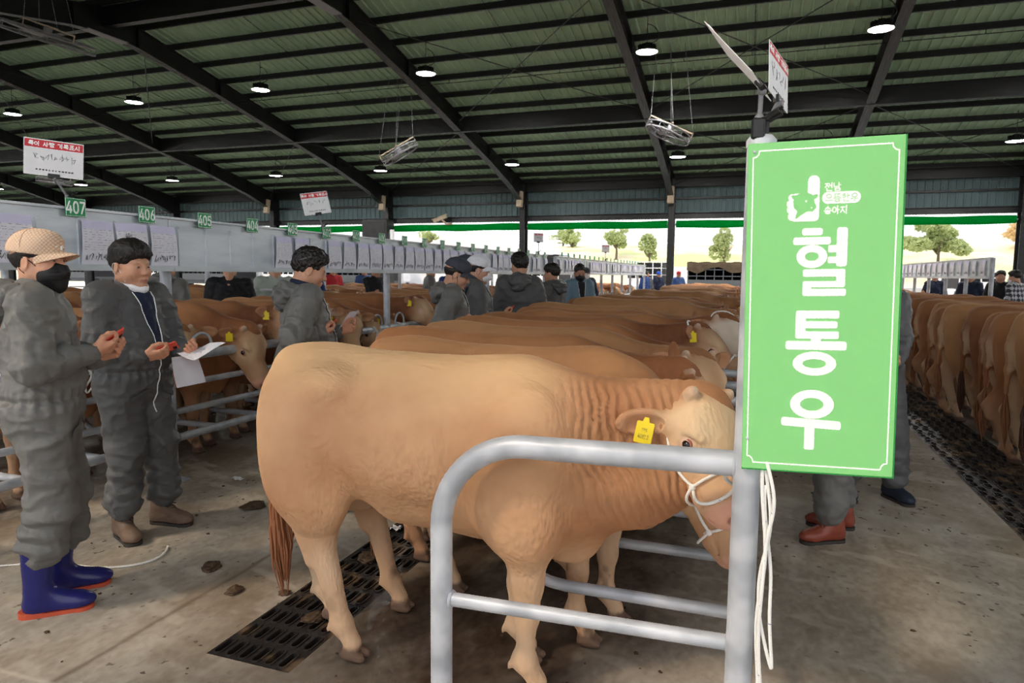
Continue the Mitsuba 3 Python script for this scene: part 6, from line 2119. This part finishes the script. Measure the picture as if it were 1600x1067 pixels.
# pickup with a sloping white cover between the two cage trucks
t = thing('white_van', 'white van parked outside to the left of the middle roof post', 'van')
prof_ = Polygon([(0, .45), (0, 1.2), (.75, 1.45), (1.7, 2.15), (4.6, 2.2), (4.7, .45)]).buffer(.06)
vb = extrude(prof_, 1.7)
put(t + '__body', P(move(vb, np.array([[-1, 0, 0], [0, 0, 1], [0, 1, 0.0]]), (-2.4, 54.0, 0)), 'white', 30))
wn = extrude(Polygon([(.85, 1.42), (1.72, 2.05), (2.5, 2.05), (2.5, 1.42)]), .02)
put(t + '__side_window', P(move(wn, np.array([[-1, 0, 0], [0, 0, 1], [0, 1, 0.0]]), (-2.4, 53.97, 0)), 'black_plastic', False))
put(t + '__wheels', P(cat(*[move(wheel(V(0, 0, 0), .36, .2), rz(PI / 2), (-2.4 - q, yy, .36)) for q in (.9, 3.6) for yy in (54.0, 55.6)]), 'black_plastic', 30))
t = thing('marquee', 'white marquee with a sloping roof outside, left of the embankment trees', 'tent')
roof = np.array([[-27, 50, 3.0], [-15.2, 50, 3.0], [-21.5, 50, 5.4], [-27, 60, 3.0], [-15.2, 60, 3.0], [-21.5, 60, 5.4]], float)
rf = trimesh.Trimesh(roof, [[0, 1, 2], [3, 5, 4], [1, 4, 5], [1, 5, 2], [0, 2, 5], [0, 5, 3], [0, 3, 4], [0, 4, 1]], process=False)
put(t + '__roof', P(rf, 'white', False))
put(t + '__side_wall', P(cat(box(V(-26.8, 50.1, 0), V(-26.75, 59.9, 3)), box(V(-15.45, 50.1, 0), V(-15.4, 59.9, 3)), box(V(-26.8, 59.85, 0), V(-15.4, 59.9, 3)), box(V(-26.8, 50.1, .0), V(-19, 50.15, 3))), 'white', False))
for x in (-26.8, -15.4):
    for y in (50.1, 59.9):
        part(t, 'pole', P(tube([V(x, y, 0), V(x, y, 3)], .06, 8), 'galv'))

# ---------------------------------------------------------------- small things on the floor
r_ = np.random.default_rng(77)


def clod(c, r, sd):
    m = trimesh.creation.icosphere(3 if r > .02 else 1, 1.0)
    v = np.asarray(m.vertices)
    v = v * (1 + 1.1 * (meshkit.fbm(v * 2.0 + sd, 4, sd) - .5))[:, None] * V(r, r * .8, r * .36)
    return move(trimesh.Trimesh(v, m.faces, process=False), rz(sd * 1.7), (c[0], c[1], r * .22))


for q, (x, y, r, lab) in enumerate([(-2.32, 2.55, .045, 'clod of manure on the concrete left of the first grate'), (-2.08, 2.62, .030, 'small round clod of manure at the edge of the first grate'), (-2.62, 2.72, .055, 'flat clod of manure left of the calf tail'),
                                    (-2.75, 3.5, .05, 'clod of manure behind the calf tail in the aisle'), (-2.5, 3.9, .06, 'dark clod of manure far along the aisle'), (-3.05, 3.55, .07, 'clod of manure beside the brown work boots'), (-1.92, 3.1, .06, 'manure lump on the grate behind the hind leg'), (-1.80, 2.46, .055, 'brown manure spread on the first grate under the hind leg')]):
    t = thing('manure_clod', lab, 'manure')
    put(t, P(clod((x, y), r, q + 1), 'manure', True))
cr = [clod((r_.uniform(-3.6, -.2), r_.uniform(1.7, 6.0)), r_.uniform(.004, .013), int(r_.integers(1, 900))) for _ in range(160)] + [clod((r_.uniform(.2, 1.55), r_.uniform(3, 9)), r_.uniform(.004, .014), int(r_.integers(1, 900))) for _ in range(60)]
t = thing('dirt_crumbs', 'dark crumbs of dirt scattered over the concrete aisles', 'dirt', kind='stuff')
put(t, P(cat(*cr), 'manure', False))
t = thing('wrapper', 'crumpled white and green wrapper on the floor under the left rail', 'litter')
g = np.array([[(-3.62 + .09 * a + .02 * b, 3.98 + .05 * b - .03 * a, .012 + .012 * math.sin(a * 5 + b * 3) ** 2) for b in np.linspace(0, 1, 5)] for a in np.linspace(0, 1, 7)])
put(t, P(sheet(g, 7, 5, .001), 'white', True))
t = thing('tissue', 'scrap of white tissue on the floor behind the calf hind leg', 'litter')
g = np.array([[(-2.02 + .06 * a, 3.52 + .05 * b, .004 + .02 * math.sin(a * 4 + b * 5) ** 2) for b in np.linspace(0, 1, 5)] for a in np.linspace(0, 1, 5)])
put(t, P(sheet(g, 5, 5, .001), 'white', True))
t = thing('cigarette_butt', 'white cigarette butt on the wet concrete under the hoop frame', 'litter')
put(t, P(tube([V(-.235, 2.36, .006), V(-.243, 2.40, .006)], .0042, 8), 'white', True))
